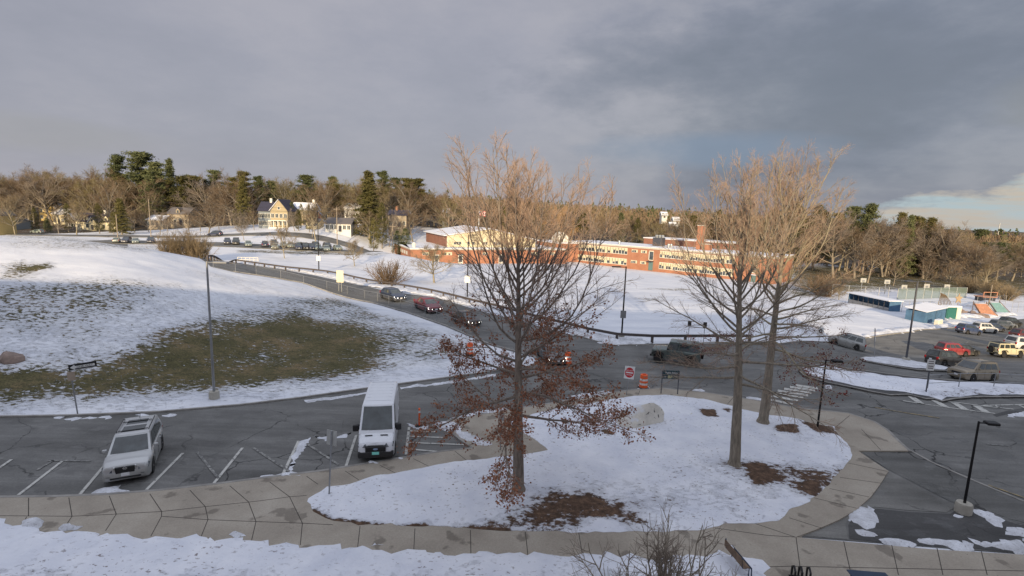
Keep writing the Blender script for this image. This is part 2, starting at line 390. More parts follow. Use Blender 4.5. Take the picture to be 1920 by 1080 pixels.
# --- outlines (traced, laid on the terrain)
curb_near = [(-260,940),(0,933),(100,932),(200,928),(300,920),(400,909),(500,896),(600,884),(700,868),(760,858),(830,847),(888,840)]
curb_tip = [(862,820),(838,800),(842,789),(870,783),(952,769),(1030,757),(1100,745),(1180,732),(1240,728),(1330,737),(1398,748),(1437,754),(1485,764),(1524,768),
            (1590,775),(1637,790),(1662,806),(1681,825),(1703,845)]
mound_edge = [(-260,792),(0,783),(130,781),(300,774),(450,761),(560,748),(700,728),(790,716),(870,705),(940,695),(990,688),(1008,681),(1000,670),
              (970,662),(917,647),(835,612),(760,586),(695,568),(567,531),(438,510),(395,500)]
rail_side = [(395,487),(438,492),(532,506),(634,526),(720,545),(811,557),(895,582),(995,608),(1076,630),(1146,650),(1225,648),(1317,647),(1365,646),(1461,647),
             (1540,643),(1617,636),(1709,624),(1766,617),(1850,606),(1960,592),(2150,588)]
# far-left continuation of the drive behind the mound in world metres
bend = [(-58.,96.),(-78.,104.),(-105.,122.),(-125.,150.)]
A_mound = gp(mound_edge); A_rail = gp(rail_side)
east = [np.array(p) for p in ((105.,85.),(110.,20.),(60.,4.),(18.2,4.))]
A_tip = gp(curb_near+curb_tip, .13); 
road_near_edge = gp([(1747,869),(1817,900),(1920,943)])
asphalt_poly = np.vstack([A_mound, [(-62.,92.),(-82.,100.),(-108.,118.),(-130.,148.),(-118.,154.),(-98.,128.),(-72.,109.)], A_rail, east, [(18.,14.)], [G(1920,1040)[:2]], [G(1491,1007)[:2]], A_tip[::-1], ])
walk_e = gp([(1609,845),(1666,883),(1650,908),(1634,930),(1606,955),(1574,974),(1530,993),(1491,1007)], .13)
walk_s = gp([(1615,1018),(1750,1030),(1920,1040)], .13)
conc_poly = np.vstack([A_tip, walk_e, walk_s, [(24.,15.9),(40.,17.),(40.,3.),(-45.,3.),(-45.,23.)]])
# --- base terrain sheet, polar spacing from the school yard outwards
az = np.radians(np.concatenate([np.linspace(-180,-66,58,endpoint=False), np.linspace(-66,66,520), np.linspace(66,180,58)[1:]]))
rr = np.concatenate([[0.5, 4, 8], np.geomspace(11, 120, 250), np.geomspace(122, 2600, 130)])
AZ, RR = np.meshgrid(az, rr); XY = np.stack([(RR*np.sin(AZ)).ravel(), (RR*np.cos(AZ)).ravel()], 1)
Z = TT(XY)
dA = pin(asphalt_poly, XY); dC = pin(conc_poly, XY)
Z -= .35*np.clip(-dA/1.0-.3, 0, 1) ; Z = np.where(dC < -.3, np.minimum(Z, -.3), Z)
rs = np.random.RandomState(3)
def vnoise(P, s, seed):
    r = np.random.RandomState(seed); tab = r.rand(64, 64); p = P/s; i = np.floor(p).astype(int); f = p-i; f = f*f*(3-2*f)
    g = lambda a, b_: tab[(i[:,0]+a) % 64, (i[:,1]+b_) % 64]
    return (g(0,0)*(1-f[:,0])+g(1,0)*f[:,0])*(1-f[:,1])+(g(0,1)*(1-f[:,0])+g(1,1)*f[:,0])*f[:,1]-.5
far = np.clip((np.hypot(XY[:,0], XY[:,1])-14)/20, 0, 1)
Z += far*(.22*vnoise(XY, 5.5, 1)+.09*vnoise(XY, 1.7, 2)+.05*vnoise(XY, .8, 5))*np.clip(dA/1.5, 0, 1)*np.where(XY[:,1] > 6, 1, 0)
cov = np.full(len(XY), .86)
def blend(poly_px, val, soft, world=False):
    global cov
    P = np.array(poly_px) if world else gp(poly_px)
    d = pin(P, XY); k = 1/(1+np.exp(d/(soft/3.)))
    cov = cov*(1-k)+val*k
blend([(-200,700),(0,560),(60,532),(200,530),(330,540),(560,560),(700,590),(860,620),(900,660),(880,690),(800,706),(700,716),(560,733),(400,752),(200,764),(-200,772)], .66, 5)
blend([(-200,545),(0,530),(180,528),(330,538),(300,562),(150,600),(0,620),(-200,640)], .50, 3.0)
blend([(0,440),(120,440),(330,462),(300,478),(150,470),(0,470)], .58, 3)
blend([(0,492),(40,488),(70,500),(40,520),(0,522)], .42, 1.5)
blend([(40,500),(90,490),(100,500),(60,508)], .25, 1)
blend([(350,500),(420,512),(560,535),(650,560),(600,575),(450,545),(350,520)], .70, 2)
blend([(540,560),(640,560),(760,600),(860,640),(880,668),(800,680),(740,660),(700,612),(600,590),(480,610),(300,640),(280,630),(420,590)], .52, 1.8)
blend([(-200,700),(0,712),(120,690),(250,662),(330,634),(450,606),(560,598),(660,604),(716,628),(728,655),(700,690),(600,712),(500,722),(400,730),(280,742),(180,752),(60,752),(-200,750)], .36, 2.6)
blend([(300,645),(450,612),(560,606),(650,612),(700,636),(700,668),(600,700),(450,712),(330,712),(280,680)], .33, 2.5)
blend([(-200,716),(-50,712),(60,700),(100,712),(40,725),(-200,735)], .10, 1.2)
# woods floors and the far field banks
wood = np.zeros(len(XY)); R_ = np.hypot(XY[:,0], XY[:,1])
wood = np.clip((R_-235)/30, 0, 1)*.85; cov = np.where(R_ > 250, .35, cov)
blend([(1460,560),(1560,552),(1700,545),(1920,560),(2100,560),(2100,470),(1460,500)], .38, 8)
blend([(440,474),(560,478),(700,480),(840,486),(840,480),(700,474),(560,470),(440,468)], .45, 2)
blend([(1205,540),(1300,541),(1300,545),(1205,544)], .5, 2); blend([(1180,556),(1240,560),(1240,565),(1180,561)], .55, 2)
nA, nR = len(az), len(rr); idx = np.arange(nA*nR).reshape(nR, nA)
Fq = np.stack([idx[:-1,:-1], idx[:-1,1:], idx[1:,1:], idx[1:,:-1]], -1).reshape(-1, 4)[:, ::-1]
o = npmesh('ground', np.column_stack([XY, Z]), Fq, MT['ground'], smooth=True, attrs={'cov': cov, 'wood': wood}); setp(o, kind='structure')

def drape(name, poly, res, off, mt, kind='structure', skirt=0, dome=0, domew=.4, noise=0, flat=False, jit=0, attr=None, seed=1, bias=0):
    poly = densify(np.asarray(poly)[:, :2], res, jit=jit, seed=seed)
    lo, hi = poly.min(0), poly.max(0); r = np.random.RandomState(seed)
    gx, gy = np.meshgrid(np.arange(lo[0], hi[0], res), np.arange(lo[1], hi[1], res)); g = np.stack([gx.ravel(), gy.ravel()], 1)
    g += (r.rand(*g.shape)-.5)*res*.5
    d = pin(poly, g); g = g[d < -res*.45]
    pts = [Vector(p) for p in np.vstack([poly, g])]; n = len(poly)
    ov, oe, of, *_ = delaunay_2d_cdt(pts, [], [list(range(n))], 1, 1e-6)
    P = np.array([(v.x, v.y) for v in ov]); z = (np.zeros(len(P)) if flat else TT(P)) + off
    dd = np.maximum(0, -pin(poly, P))
    if dome:
        u = np.clip(dd/domew, 0, 1); z = z + dome*np.sqrt(1-(1-u)**2)
    if noise: z = z + np.clip(dd/.5, 0, 1)*noise*(vnoise(P, .9, seed)+.6*vnoise(P, .35, seed+1))*2
    V = [(*p, zz) for p, zz in zip(P, z)]; Fc = [tuple(f) for f in of if len(f) >= 3]
    if skirt:
        cnt = {}
        for f in Fc:
            for i in range(len(f)):
                e = (f[i], f[(i+1) % len(f)]); cnt[e] = cnt.get(e, 0)+1
        bd = [e for e in cnt if (e[1], e[0]) not in cnt]; mp = {}
        for e in bd:
            for i in e:
                if i not in mp: mp[i] = len(V); V.append((V[i][0], V[i][1], V[i][2]-skirt))
        for a, b_ in bd: Fc.append((b_, a, mp[a], mp[b_]))
    me = bpy.data.meshes.new(name); me.from_pydata(V, [], Fc); me.materials.append(mt)
    me.polygons.foreach_set('use_smooth', [True]*len(Fc)); me.set_sharp_from_angle(angle=math.radians(50))
    if attr:
        a = me.attributes.new('cov', 'FLOAT', 'POINT'); A = attr(np.array([(v[0], v[1]) for v in V])); a.data.foreach_set('value', A.astype(np.float32))
    o = bpy.data.objects.new(name, me); COL.objects.link(o); return setp(o, kind=kind)
def ribbon(name, path, w, z0, z1, mt, kind='structure', closed=False, mb=None, side=0):
    """box strip along a path; side -1/0/1 shifts it sideways by half its width"""
    own = mb is None; mb = mb or MB(); p = densify(np.asarray(path)[:, :2], 1.0, closed=closed); n = len(p)
    zt = TT(p); L = []
    for i in range(n):
        a = p[(i-1) % n] if (closed or i) else p[i]; b_ = p[(i+1) % n] if (closed or i < n-1) else p[i]
        t_ = (b_-a)/(np.linalg.norm(b_-a)+1e-9); nn = np.array([-t_[1], t_[0]])
        c = p[i]+nn*w*.5*side
        for s, z in ((-1,z0),(-1,z1),(1,z1),(1,z0)): L.append((*(c+nn*w*.5*s), zt[i]+z))
    F = []
    for i in range(n if closed else n-1):
        j = (i+1) % n
        for k in range(3): F.append((i*4+k, j*4+k, j*4+k+1, i*4+k+1))
    if not closed: F += [(0,1,2,3), ((n-1)*4+3,(n-1)*4+2,(n-1)*4+1,(n-1)*4)]
    mb.add(L, F)
    if own: return setp(mb.build(name, mt), kind=kind)
def marking(name, polys, mt, off=.074, dens=1.5, z=None):
    V, F = [], []
    for pl in polys:
        P = densify(pl, dens) if len(pl) > 2 else pl; zt = TT(P); o_ = len(V)
        V += [(*a, b_+off) for a, b_ in zip(P, zt)]; F.append(tuple(range(o_, len(V))))
    me = bpy.data.meshes.new(name); me.from_pydata(V, [], F); me.materials.append(mt)
    o = bpy.data.objects.new(name, me); COL.objects.link(o); return setp(o, kind='structure')
def stripe(a, b_, w):
    a, b_ = G(*a)[:2], G(*b_)[:2]; L = np.linalg.norm(b_-a); t_ = (b_-a)/L; nn = np.array([-t_[1], t_[0]])*w/2; out = []
    k = max(1, int(L/2))
    for i in range(k):
        p, q = a+(b_-a)*i/k, a+(b_-a)*(i+1)/k; out.append(np.array([p-nn, q-nn, q+nn, p+nn]))
    return out
drape('road', asphalt_poly, 2.0, .05, MT['asphalt'], skirt=.3)
drape('sidewalk', conc_poly, 1.6, .13, MT['concrete'], skirt=.25, flat=True)
# kerbs
ribbon('kerb', A_tip, .15, -.1, .137, MT['kerb'], side=1)
ribbon('kerb', gp(mound_edge[:-1]), .16, -.1, .14, MT['kerb'], side=-1)
ribbon('kerb', gp(rail_side[8:-2]), .16, -.1, .15, MT['kerb'], side=1)
ribbon('kerb', np.vstack([gp([(1703,845)]), road_near_edge]), .14, -.1, .085, MT['kerb'])
# apron patches on the right
path_poly = np.vstack([gp([(1609,846),(1703,846)]), road_near_edge, gp([(1990,975),(1905,985),(1795,949),(1730,916),(1666,883)])])
drape('path', path_poly, 1.5, .062, MT['asphalt_new'])
apron = np.vstack([gp([(1666,885),(1730,918),(1795,951),(1775,963),(1700,960),(1660,955)]), walk_e[3:], gp([(1587,1015)]), gp([(1583,985),(1600,960),(1640,952)])])
drape('apron', gp([(1665,885),(1730,918),(1795,951),(1775,963),(1700,959),(1640,953),(1600,962),(1585,985),(1590,1014),(1492,1006),(1530,992),(1574,973),(1606,954),(1634,929)]), 1.5, .066, MT['asphalt_pale'])
drape('apron', gp([(1600,962),(1640,953),(1700,959),(1775,963),(1795,951),(1905,985),(1990,975),(2030,1044),(1920,1039),(1750,1029),(1612,1016),(1590,1012),(1586,985)]), 1.5, .064, MT['asphalt_dark'], jit=.05)
# sidewalk joints
JL = [[(53.5,933.6),(53.5,968)],[(129,933),(135,968)],[(205,930),(218,964)],[(281,926),(303,959)],[(356,919),(385,950)],[(431,911),(466,941)],
 [(-120,967),(0,967),(135,968),(218,964),(303,959),(385,950),(480,940),(543,931.5),(575,929)],[(303,968),(390,974.5),(480,978),(567,981),(624,984)],
 [(50,969),(44,980)],[(135,968),(120,991)],[(218,964),(198,995)],[(303,959),(303,968),(283,1005)],[(385,950),(390,974),(373,1016)],[(466,941),(480,978),(471,1016)],
 [(506,904),(543,931.5),(567,981),(563,1022)],[(675,987),(670,1031)],[(778,991),(775.6,1035)],[(882,994),(883,1040)],[(985,997),(990,1043)],[(1085,998),(1093,1046)],
 [(575,893),(596,908)],[(647,883),(673,900)],[(712,872),(747,890)],[(775,860),(811,878)],[(853,846),(881,868)],
 [(1492.6,1007.5),(1502,1078)],[(1582,1015),(1596,1078)],[(1672,1022),(1684.6,1078)],[(1757,1028),(1768,1078)],[(1840,1034),(1851,1078)],[(1440,1063),(1480,1061.7),(1920,1070.5)],
 [(1480,971),(1540,990)],[(1527,933.6),(1606,953)],[(1555.5,916),(1630,932)],[(1575,895),(1652,906)],[(1590,868),(1664,884)],[(1615,804.5),(1651.5,844)],[(1593,779),(1568,800)],
 [(1414,981),(1491,1007)],[(1340,990),(1440,1004),(1491,1007)],[(1200,732),(1195,743)],[(1290,734),(1285,746)],[(1375,745),(1362,760)],[(1448,757),(1440,778)],[(1110,744),(1120,752)],[(1020,759),(1028,770)],[(930,773),(945,790)]]
jm = MB()
for pl in JL: ribbon('', np.array([P2[:2] for P2 in (G(*q, .13) for q in pl)])*1.0, .026, .12, .1345, None, mb=jm)
# joints lie on the flat walk: shift rays from z=0 to walk height
setp(jm.build('pavement_joints', MT['joint']), kind='structure')
# planted bed (island) with snow
isl = [(573,939),(577,932),(611,911),(656,907),(700,893),(780,880),(840,868),(900,862),(960,855),(1028,844),(1000,822),(968,806),(952,792),(985,781),(1040,765),(1090,759),(1168,745),(1189,742),(1244,740),(1317,748),
 (1377,763),(1437,777),(1485,784),(1545,798),(1565,800),(1581,825),(1598,845),(1587,872),(1552,914),(1521,936),(1480,956),(1452,976),(1414,979),(1324,990),(1270,995),(1135,998),(1040,996),(952,995),(779,988),(677,982),(621,977),(586,959)]
ISL = gp(isl, .13)
def islcov(P):
    c = np.full(len(P), .84)
    def bl(px, val, s):
        nonlocal c
        d = pin(gp(px, .13), P); k = 1/(1+np.exp(d/(s/3.))); c = c*(1-k)+val*k
    bl([(1100,900),(1300,880),(1540,880),(1560,900),(1500,940),(1420,970),(1250,985),(1120,975)], .62, 1.6)
    bl([(1300,640),(1420,790),(1540,815),(1590,850),(1520,850),(1400,830)], .70, 1.2)
    bl([(940,960),(990,925),(1040,915),(1110,930),(1200,965),(1230,990),(1130,996),(1040,995),(930,994)], .36, 1.0)
    bl([(1110,978),(1150,980),(1165,994),(1115,995)], .95, .3)
    bl([(1400,875),(1440,872),(1460,900),(1420,912),(1405,900)], .2, .5)
    bl([(1460,878),(1560,885),(1585,868),(1560,905),(1520,935),(1500,925),(1500,900)], .30, .9)
    bl([(1330,868),(1420,868),(1420,880),(1380,880)], .35, .5)
    bl([(1455,800),(1490,798),(1495,812),(1462,812)], .05, .4); bl([(1500,790),(1560,800),(1580,818),(1530,812)], .2, .5)
    bl([(1312,768),(1340,770),(1345,784),(1320,782)], .05, .4); bl([(1355,768),(1368,768),(1366,775)], .1, .3)
    bl([(1130,808),(1150,812),(1148,818),(1128,815)], .15, .3)
    bl([(586,957),(621,974),(677,980),(779,985),(952,990),(952,998),(779,992),(660,990),(590,966)], .2, .25)
    bl([(860,960),(940,975),(935,990),(850,985)], .6, .8)
    bl([(790,905),(980,880),(990,930),(800,950)], .80, 1.5)
    return c
drape('planting_bed', ISL, .30, .14, MT['bed'], flat=True, dome=.07, domew=.5, noise=.03, jit=.05, attr=islcov, skirt=.03)
# foreground snow strip below the walk
fg = [(-260,968),(0,978),(30,984),(60,985),(75,997),(100,992),(115,1002),(150,996),(195,1003),(240,1001),(262,1008),(330,1010),(365,1000),(385,1012),(430,1009),(450,1014),(500,1015),(560,1020),(640,1028),(690,1024),(720,1029),(770,1034),(830,1034),(900,1037),(990,1040),(1050,1040),(1110,1046),(1180,1043),(1260,1047),(1320,1040),(1375,1038),(1392,1043),(1425,1050),(1438,1062),(1434,1078)]
FG = np.vstack([gp(fg, .13), [(9.4,12.2),(9.0,5.),(-45.,5.)]])
def fgcov(P):
    c = np.full(len(P), .97); d = pin(gp([(-200,1045),(0,1055),(300,1066),(700,1066),(1100,1060),(1500,1070),(1500,1200),(-200,1200)]), P)
    k = 1/(1+np.exp(d/.35)); return c*(1-k)+.66*k
drape('snow_verge', FG, .22, .14, MT['bed'], flat=True, dome=.11, domew=.35, noise=.05, jit=.10, attr=fgcov, seed=4)
# heaps and lumps of snow along kerbs
def heap(px, h, jit=.08, seed=1, off=.05, dw=.35, nz=.06):
    big = seed >= 63
    o = drape('snow_heap', gp(px), .16 if not big else .4, off, MT['snow'], kind='stuff', dome=h, domew=dw, noise=nz+.03, jit=jit*1.35, seed=seed)
heap([(807,793),(840,790),(862,800),(880,815),(905,828),(925,838),(915,843),(888,838),(862,828),(850,815),(825,808)], .16)
heap([(765,796),(778,797),(795,800),(812,799),(800,806),(770,803)], .08, seed=2)
heap([(556,830),(570,826),(585,822),(578,832),(566,850),(556,870),(553,888),(575,893),(540,898),(535,892),(548,872)], .07, .05, 3)
heap([(484,901),(500,891),(520,892),(545,890),(580,893),(560,900),(520,903)], .10, .05, 4)
heap([(600,888),(625,882),(650,880),(640,887),(612,892)], .09, .05, 5)
heap([(686,872),(700,866),(715,869),(705,876),(690,877)], .16, .05, 6)
heap([(738,866),(750,857),(762,864),(750,869)], .16, .04, 7)
heap([(175,929),(195,922),(220,918),(250,921),(262,926),(220,929)], .12, .06, 8)
heap([(590,816),(605,822),(625,821),(660,812),(652,822),(610,828)], .05, .05, 9)
heap([(840,789),(870,781),(952,766),(952,771),(872,786)], .10, .04, 10, off=.13)
heap([(1060,748),(1105,740),(1145,738),(1130,745),(1080,752)], .14, .06, 11, off=.13)
heap([(1192,729),(1206,722),(1222,729),(1206,734)], .12, .05, 12)
heap([(1298,733),(1312,730),(1322,735),(1308,738)], .1, .04, 13)
heap([(1396,745),(1420,748),(1440,752),(1425,756),(1400,750)], .12, .04, 14)
heap([(1547,724),(1560,722),(1558,731),(1548,730)], .12, .04, 15)
heap([(1590,975),(1610,955),(1635,958),(1645,975),(1625,1000),(1650,1015),(1615,1015),(1600,1000),(1606,985)], .10, .09, 16, dw=.3)
heap([(1650,1014),(1700,1017),(1750,1012),(1800,1018),(1850,1018),(1900,1010),(1925,1015),(1930,1034),(1850,1033),(1750,1026),(1660,1021)], .12, .09, 17, dw=.3)
heap([(1830,963),(1865,962),(1872,975),(1865,990),(1842,985)], .10, .1, 18, dw=.3)
heap([(1875,992),(1910,988),(1935,995),(1930,1015),(1895,1010)], .10, .1, 19, dw=.3)
heap([(1784,964),(1800,962),(1806,970),(1792,974)], .08, .05, 20, dw=.3)
heap([(40,983),(62,975),(76,985),(72,998),(50,996)], .2, .06, 21, off=.14)
heap([(110,994),(135,984),(155,995),(140,1003)], .2, .06, 22, off=.14)
heap([(430,1010),(445,1001),(465,1012),(450,1018)], .16, .05, 23, off=.14)
heap([(690,1030),(705,1022),(720,1032)], .14, .05, 24, off=.14)
for i, (x, y) in enumerate([(270,780),(320,779),(110,784),(140,786),(170,785),(200,784)]): heap([(x-14,y+1),(x,y-2),(x+14,y),(x,y+4)], .06, .05, 30+i)
heap([(570,752),(640,744),(720,731),(718,735),(640,748),(572,756)], .07, .05, 40)
heap([(750,727),(840,716),(930,702),(930,706),(840,720),(752,731)], .07, .05, 41)
# snow strip between road and guard rail
strip = [(437,489),(532,503),(637,515),(720,533),(811,546),(928,574),(995,595),(1076,613),(1134,630),(1200,634),(1200,640),(1225,645),(1146,649),(1076,628),(995,606),(895,580),(811,556),(720,543),(634,524),(532,504.5)]
heap(strip, .2, .15, 50, off=.08, dw=.8)
# medians on the right
M1 = [(1497,698),(1507,690),(1545,684),(1583,693),(1652,702),(1720,711),(1789,716),(1930,723),(2100,730),(2100,752),(1930,748),(1824,749),(1790,752),(1766,757),(1752,752),(1735,752),(1704,744),(1670,745),(1595,730),(1549,721),(1507,708)]
M1s = [(1503,698),(1514,693),(1545,688),(1583,696),(1652,706),(1720,715),(1789,719),(1930,727),(2100,735),(2100,746),(1930,744),(1824,745),(1790,749),(1766,754),(1740,747),(1709,742),(1675,737),(1595,725),(1549,715),(1515,706)]
drape('traffic_island', gp(M1), 1.0, .16, MT['asphalt_dark'], skirt=.2); ribbon('kerb', gp(M1), .15, 0, .185, MT['kerb'], closed=True, side=-1)
def m1cov(P):
    c = np.full(len(P), .9); d = pin(gp([(1700,735),(1740,738),(1790,730),(1930,732),(2100,735),(2100,752),(1930,748),(1790,752),(1740,750)]), P); k = 1/(1+np.exp(d/.4)); return c*(1-k)+.55*k
drape('snow_cover', gp(M1s), .5, .17, MT['bed'], dome=.12, domew=.4, noise=.05, jit=.1, attr=m1cov, seed=60)
M2 = [(1612,675),(1622,671),(1652,670),(1698,676),(1743,684),(1784,692),(1778,699),(1720,697),(1663,688),(1620,680)]
M2s = [(1616,675),(1624,672.5),(1652,672),(1698,678),(1743,686),(1779,692),(1772,696.5),(1720,694),(1663,685.5),(1624,679)]
drape('traffic_island', gp(M2), 1.0, .16, MT['asphalt_dark'], skirt=.2); ribbon('kerb', gp(M2), .15, 0, .185, MT['kerb'], closed=True, side=-1)
drape('snow_cover', gp(M2s), .5, .17, MT['snow'], dome=.12, domew=.4, noise=.03, jit=.06, seed=61)
heap([(1893,783),(1903,777),(1925,774),(1990,776),(1990,788),(1925,783)], .12, .08, 62)
drape('berm', gp([(1862,779),(1890,771),(1930,765),(2000,764),(2000,772),(1930,772),(1893,777),(1868,783)]), .6, .06, MT['asphalt_dark'], dome=.12, domew=.5)
# snow banks at the far edge of the car park
heap([(1620,634),(1709,622),(1766,614),(1800,606),(1770,604),(1700,615),(1620,628)], .3, .2, 63, off=0., dw=1.2)
heap([(1770,600),(1800,597),(1850,596),(1905,590),(1905,586),(1840,588),(1780,592)], .4, .3, 64, off=.05, dw=1.)
# far-left streets and car park
def street(name, pts, w, off=.12):
    p = smooth_path(np.array(pts)); n = len(p); L = []; Rr = []
    for i in range(n):
        a, b_ = p[max(i-1,0)], p[min(i+1,n-1)]; t_ = (b_-a)/np.linalg.norm(b_-a); nn = np.array([-t_[1], t_[0]])*w/2; L.append(p[i]+nn); Rr.append(p[i]-nn)
    drape(name, np.array(L+Rr[::-1]), 4, off, MT['asphalt'], skirt=.5)
street('parking_lot', [W(190,452,158)[:2], W(300,459,150)[:2], W(450,464,146)[:2], W(600,466,143)[:2], W(700,470,139)[:2]], 11, .25)
street('street', [W(-60,438,178)[:2], W(80,440,176)[:2], W(200,444,176)[:2], W(400,442,174)[:2], W(600,441,174)[:2], W(740,447,168)[:2], W(860,452,190)[:2]], 6, .25)
street('path', [W(660,455,150)[:2], W(700,463,150)[:2], W(740,475,148)[:2], W(800,489,149)[:2]], 2, .15)
# dark weathered grass ridge line in front of the far lot is part of the ground cover
# --- painted markings
pk = []
for a, b_ in [((35,931),(117,867)),((150,930),(204,866)),((275,921),(343,852)),((401,909),(455,842)),((530,893),(560,829)),((648,879),(668,818)),((761,855),(767,803)),((-30,900),(22,864))]: pk += stripe(a, b_, .13)
for a, b_ in [((764,810),(818,812)),((764,820),(838,823)),((764,832),(870,836)),((763,844),(832,850))]: pk += stripe(a, b_, .12)
sn = [((1441,750.5),(1486,760)),((1442,743.5),(1496,753)),((1447,738),(1506,748)),((1458,734),(1515,743.5)),((1470,730.5),(1521,738.5)),((1481,727),(1528,734)),((1492,724),(1533,730))]
for a, b_ in sn: pk += stripe(a, b_, .42)
for a, b_ in [((1693,753),(1729,759)),((1729,759),(1797,768.6)),((1797,768.6),(1865,777)),((1758,752),(1804,757.6)),((1804,757.6),(1842,763)),((1842,763),(1900,769)),((1842,762),(1925,760)),((1910,761),(1922,767)),((1865,761.5),(1873,766.7))]: pk += stripe(a, b_, .13)
for a, b_ in [((1708,745),(1727,759)),((1751,752),(1773,765)),((1789,757),(1810,770)),((1831,763),(1848,774))]: pk += stripe(a, b_, .45)
marking('parking_lines', pk, MT['roadpaint'])
wk = []
for a, b_ in [((70,884),(100,866)),((90,866),(170,867)),((370,850),(410,900)),((475,842),(545,888)),((575,834),(635,874)),((1800,652),(1830,655)),((1625,690),(1650,692)),((1730,712),(1760,714)),((1850,835),(1890,838)),((1810,645),(1815,642)),((1880,705),(1897,703)),((1700,668),(1712,669)),((1580,656),(1640,660))]: wk += stripe(a, b_, .12)
for a, b_ in [((1870,750+50),(1872,803)),((1050,700),(1100,684))]: wk += stripe(a, b_, .15)
marking('worn_lines', wk, MT['roadpaint_worn'], off=.078)
yl = []
for a, b_ in [((1680,773),(1762,786)),((1640,766),(1680,773)),((1852,912),(1920,936))]: yl += stripe(a, b_, .11)
for a, b_ in [((1703,845),(1747,869)),((1747,869),(1817,900)),((1817,900),(1925,945))]: pass
marking('centre_line', yl, MT['roadpaint_yellow'], off=.082)
# ================================================================ VEHICLES (x forward, y left, origin on the ground)
def lerp_prof(prof, x):
    if x <= prof[0][0]: return prof[0][1]
    for (a, u), (b_, v) in zip(prof, prof[1:]):
        if x <= b_:
            t_ = (x-a)/(b_-a); t_ = t_*t_*(3-2*t_); return u+(v-u)*t_
    return prof[-1][1]
def wheel(parent, x, y, r, wd, side, style='alloy'):
    o = MB().lathe([(r*.62, -wd/2), (r*.93, -wd/2), (r, -wd*.32), (r, wd*.32), (r*.93, wd/2), (r*.62, wd/2)], 'y', n=22).build('wheel', MT['tyre'], parent, smooth=45)
    o.location = (x, y, r)
    m_ = MB(); s = side; f = s*wd*.36
    m_.lathe([(r*.63, -wd*.3), (r*.63, wd*.3)] , 'y', n=22, mi=0)
    m_.cur = 1
    m_.lathe([(r*.64, f), (r*.64, f+s*.02), (r*.56, f+s*.025), (r*.56, f)], 'y', n=22, mi=1)
    for k in range(5):
        a = k*2*math.pi/5+.3; ca, sa = math.cos(a), math.sin(a); q = r*.09
        p = [(ca*r*.05-sa*q*1.3, sa*r*.05+ca*q*1.3), (ca*r*.6-sa*q, sa*r*.6+ca*q), (ca*r*.6+sa*q, sa*r*.6-ca*q), (ca*r*.05+sa*q*1.3, sa*r*.05-ca*q*1.3)]
        m_.prism(p, f, f+s*.03, mi=1)
    m_.lathe([(r*.13, f), (r*.13, f+s*.04)], 'y', n=10, mi=1)
    m_.build('rim', [MT['black'] if style != 'steel' else MT['darktrim'], MT['rim'] if style != 'black' else MT['darktrim']], o, smooth=40)
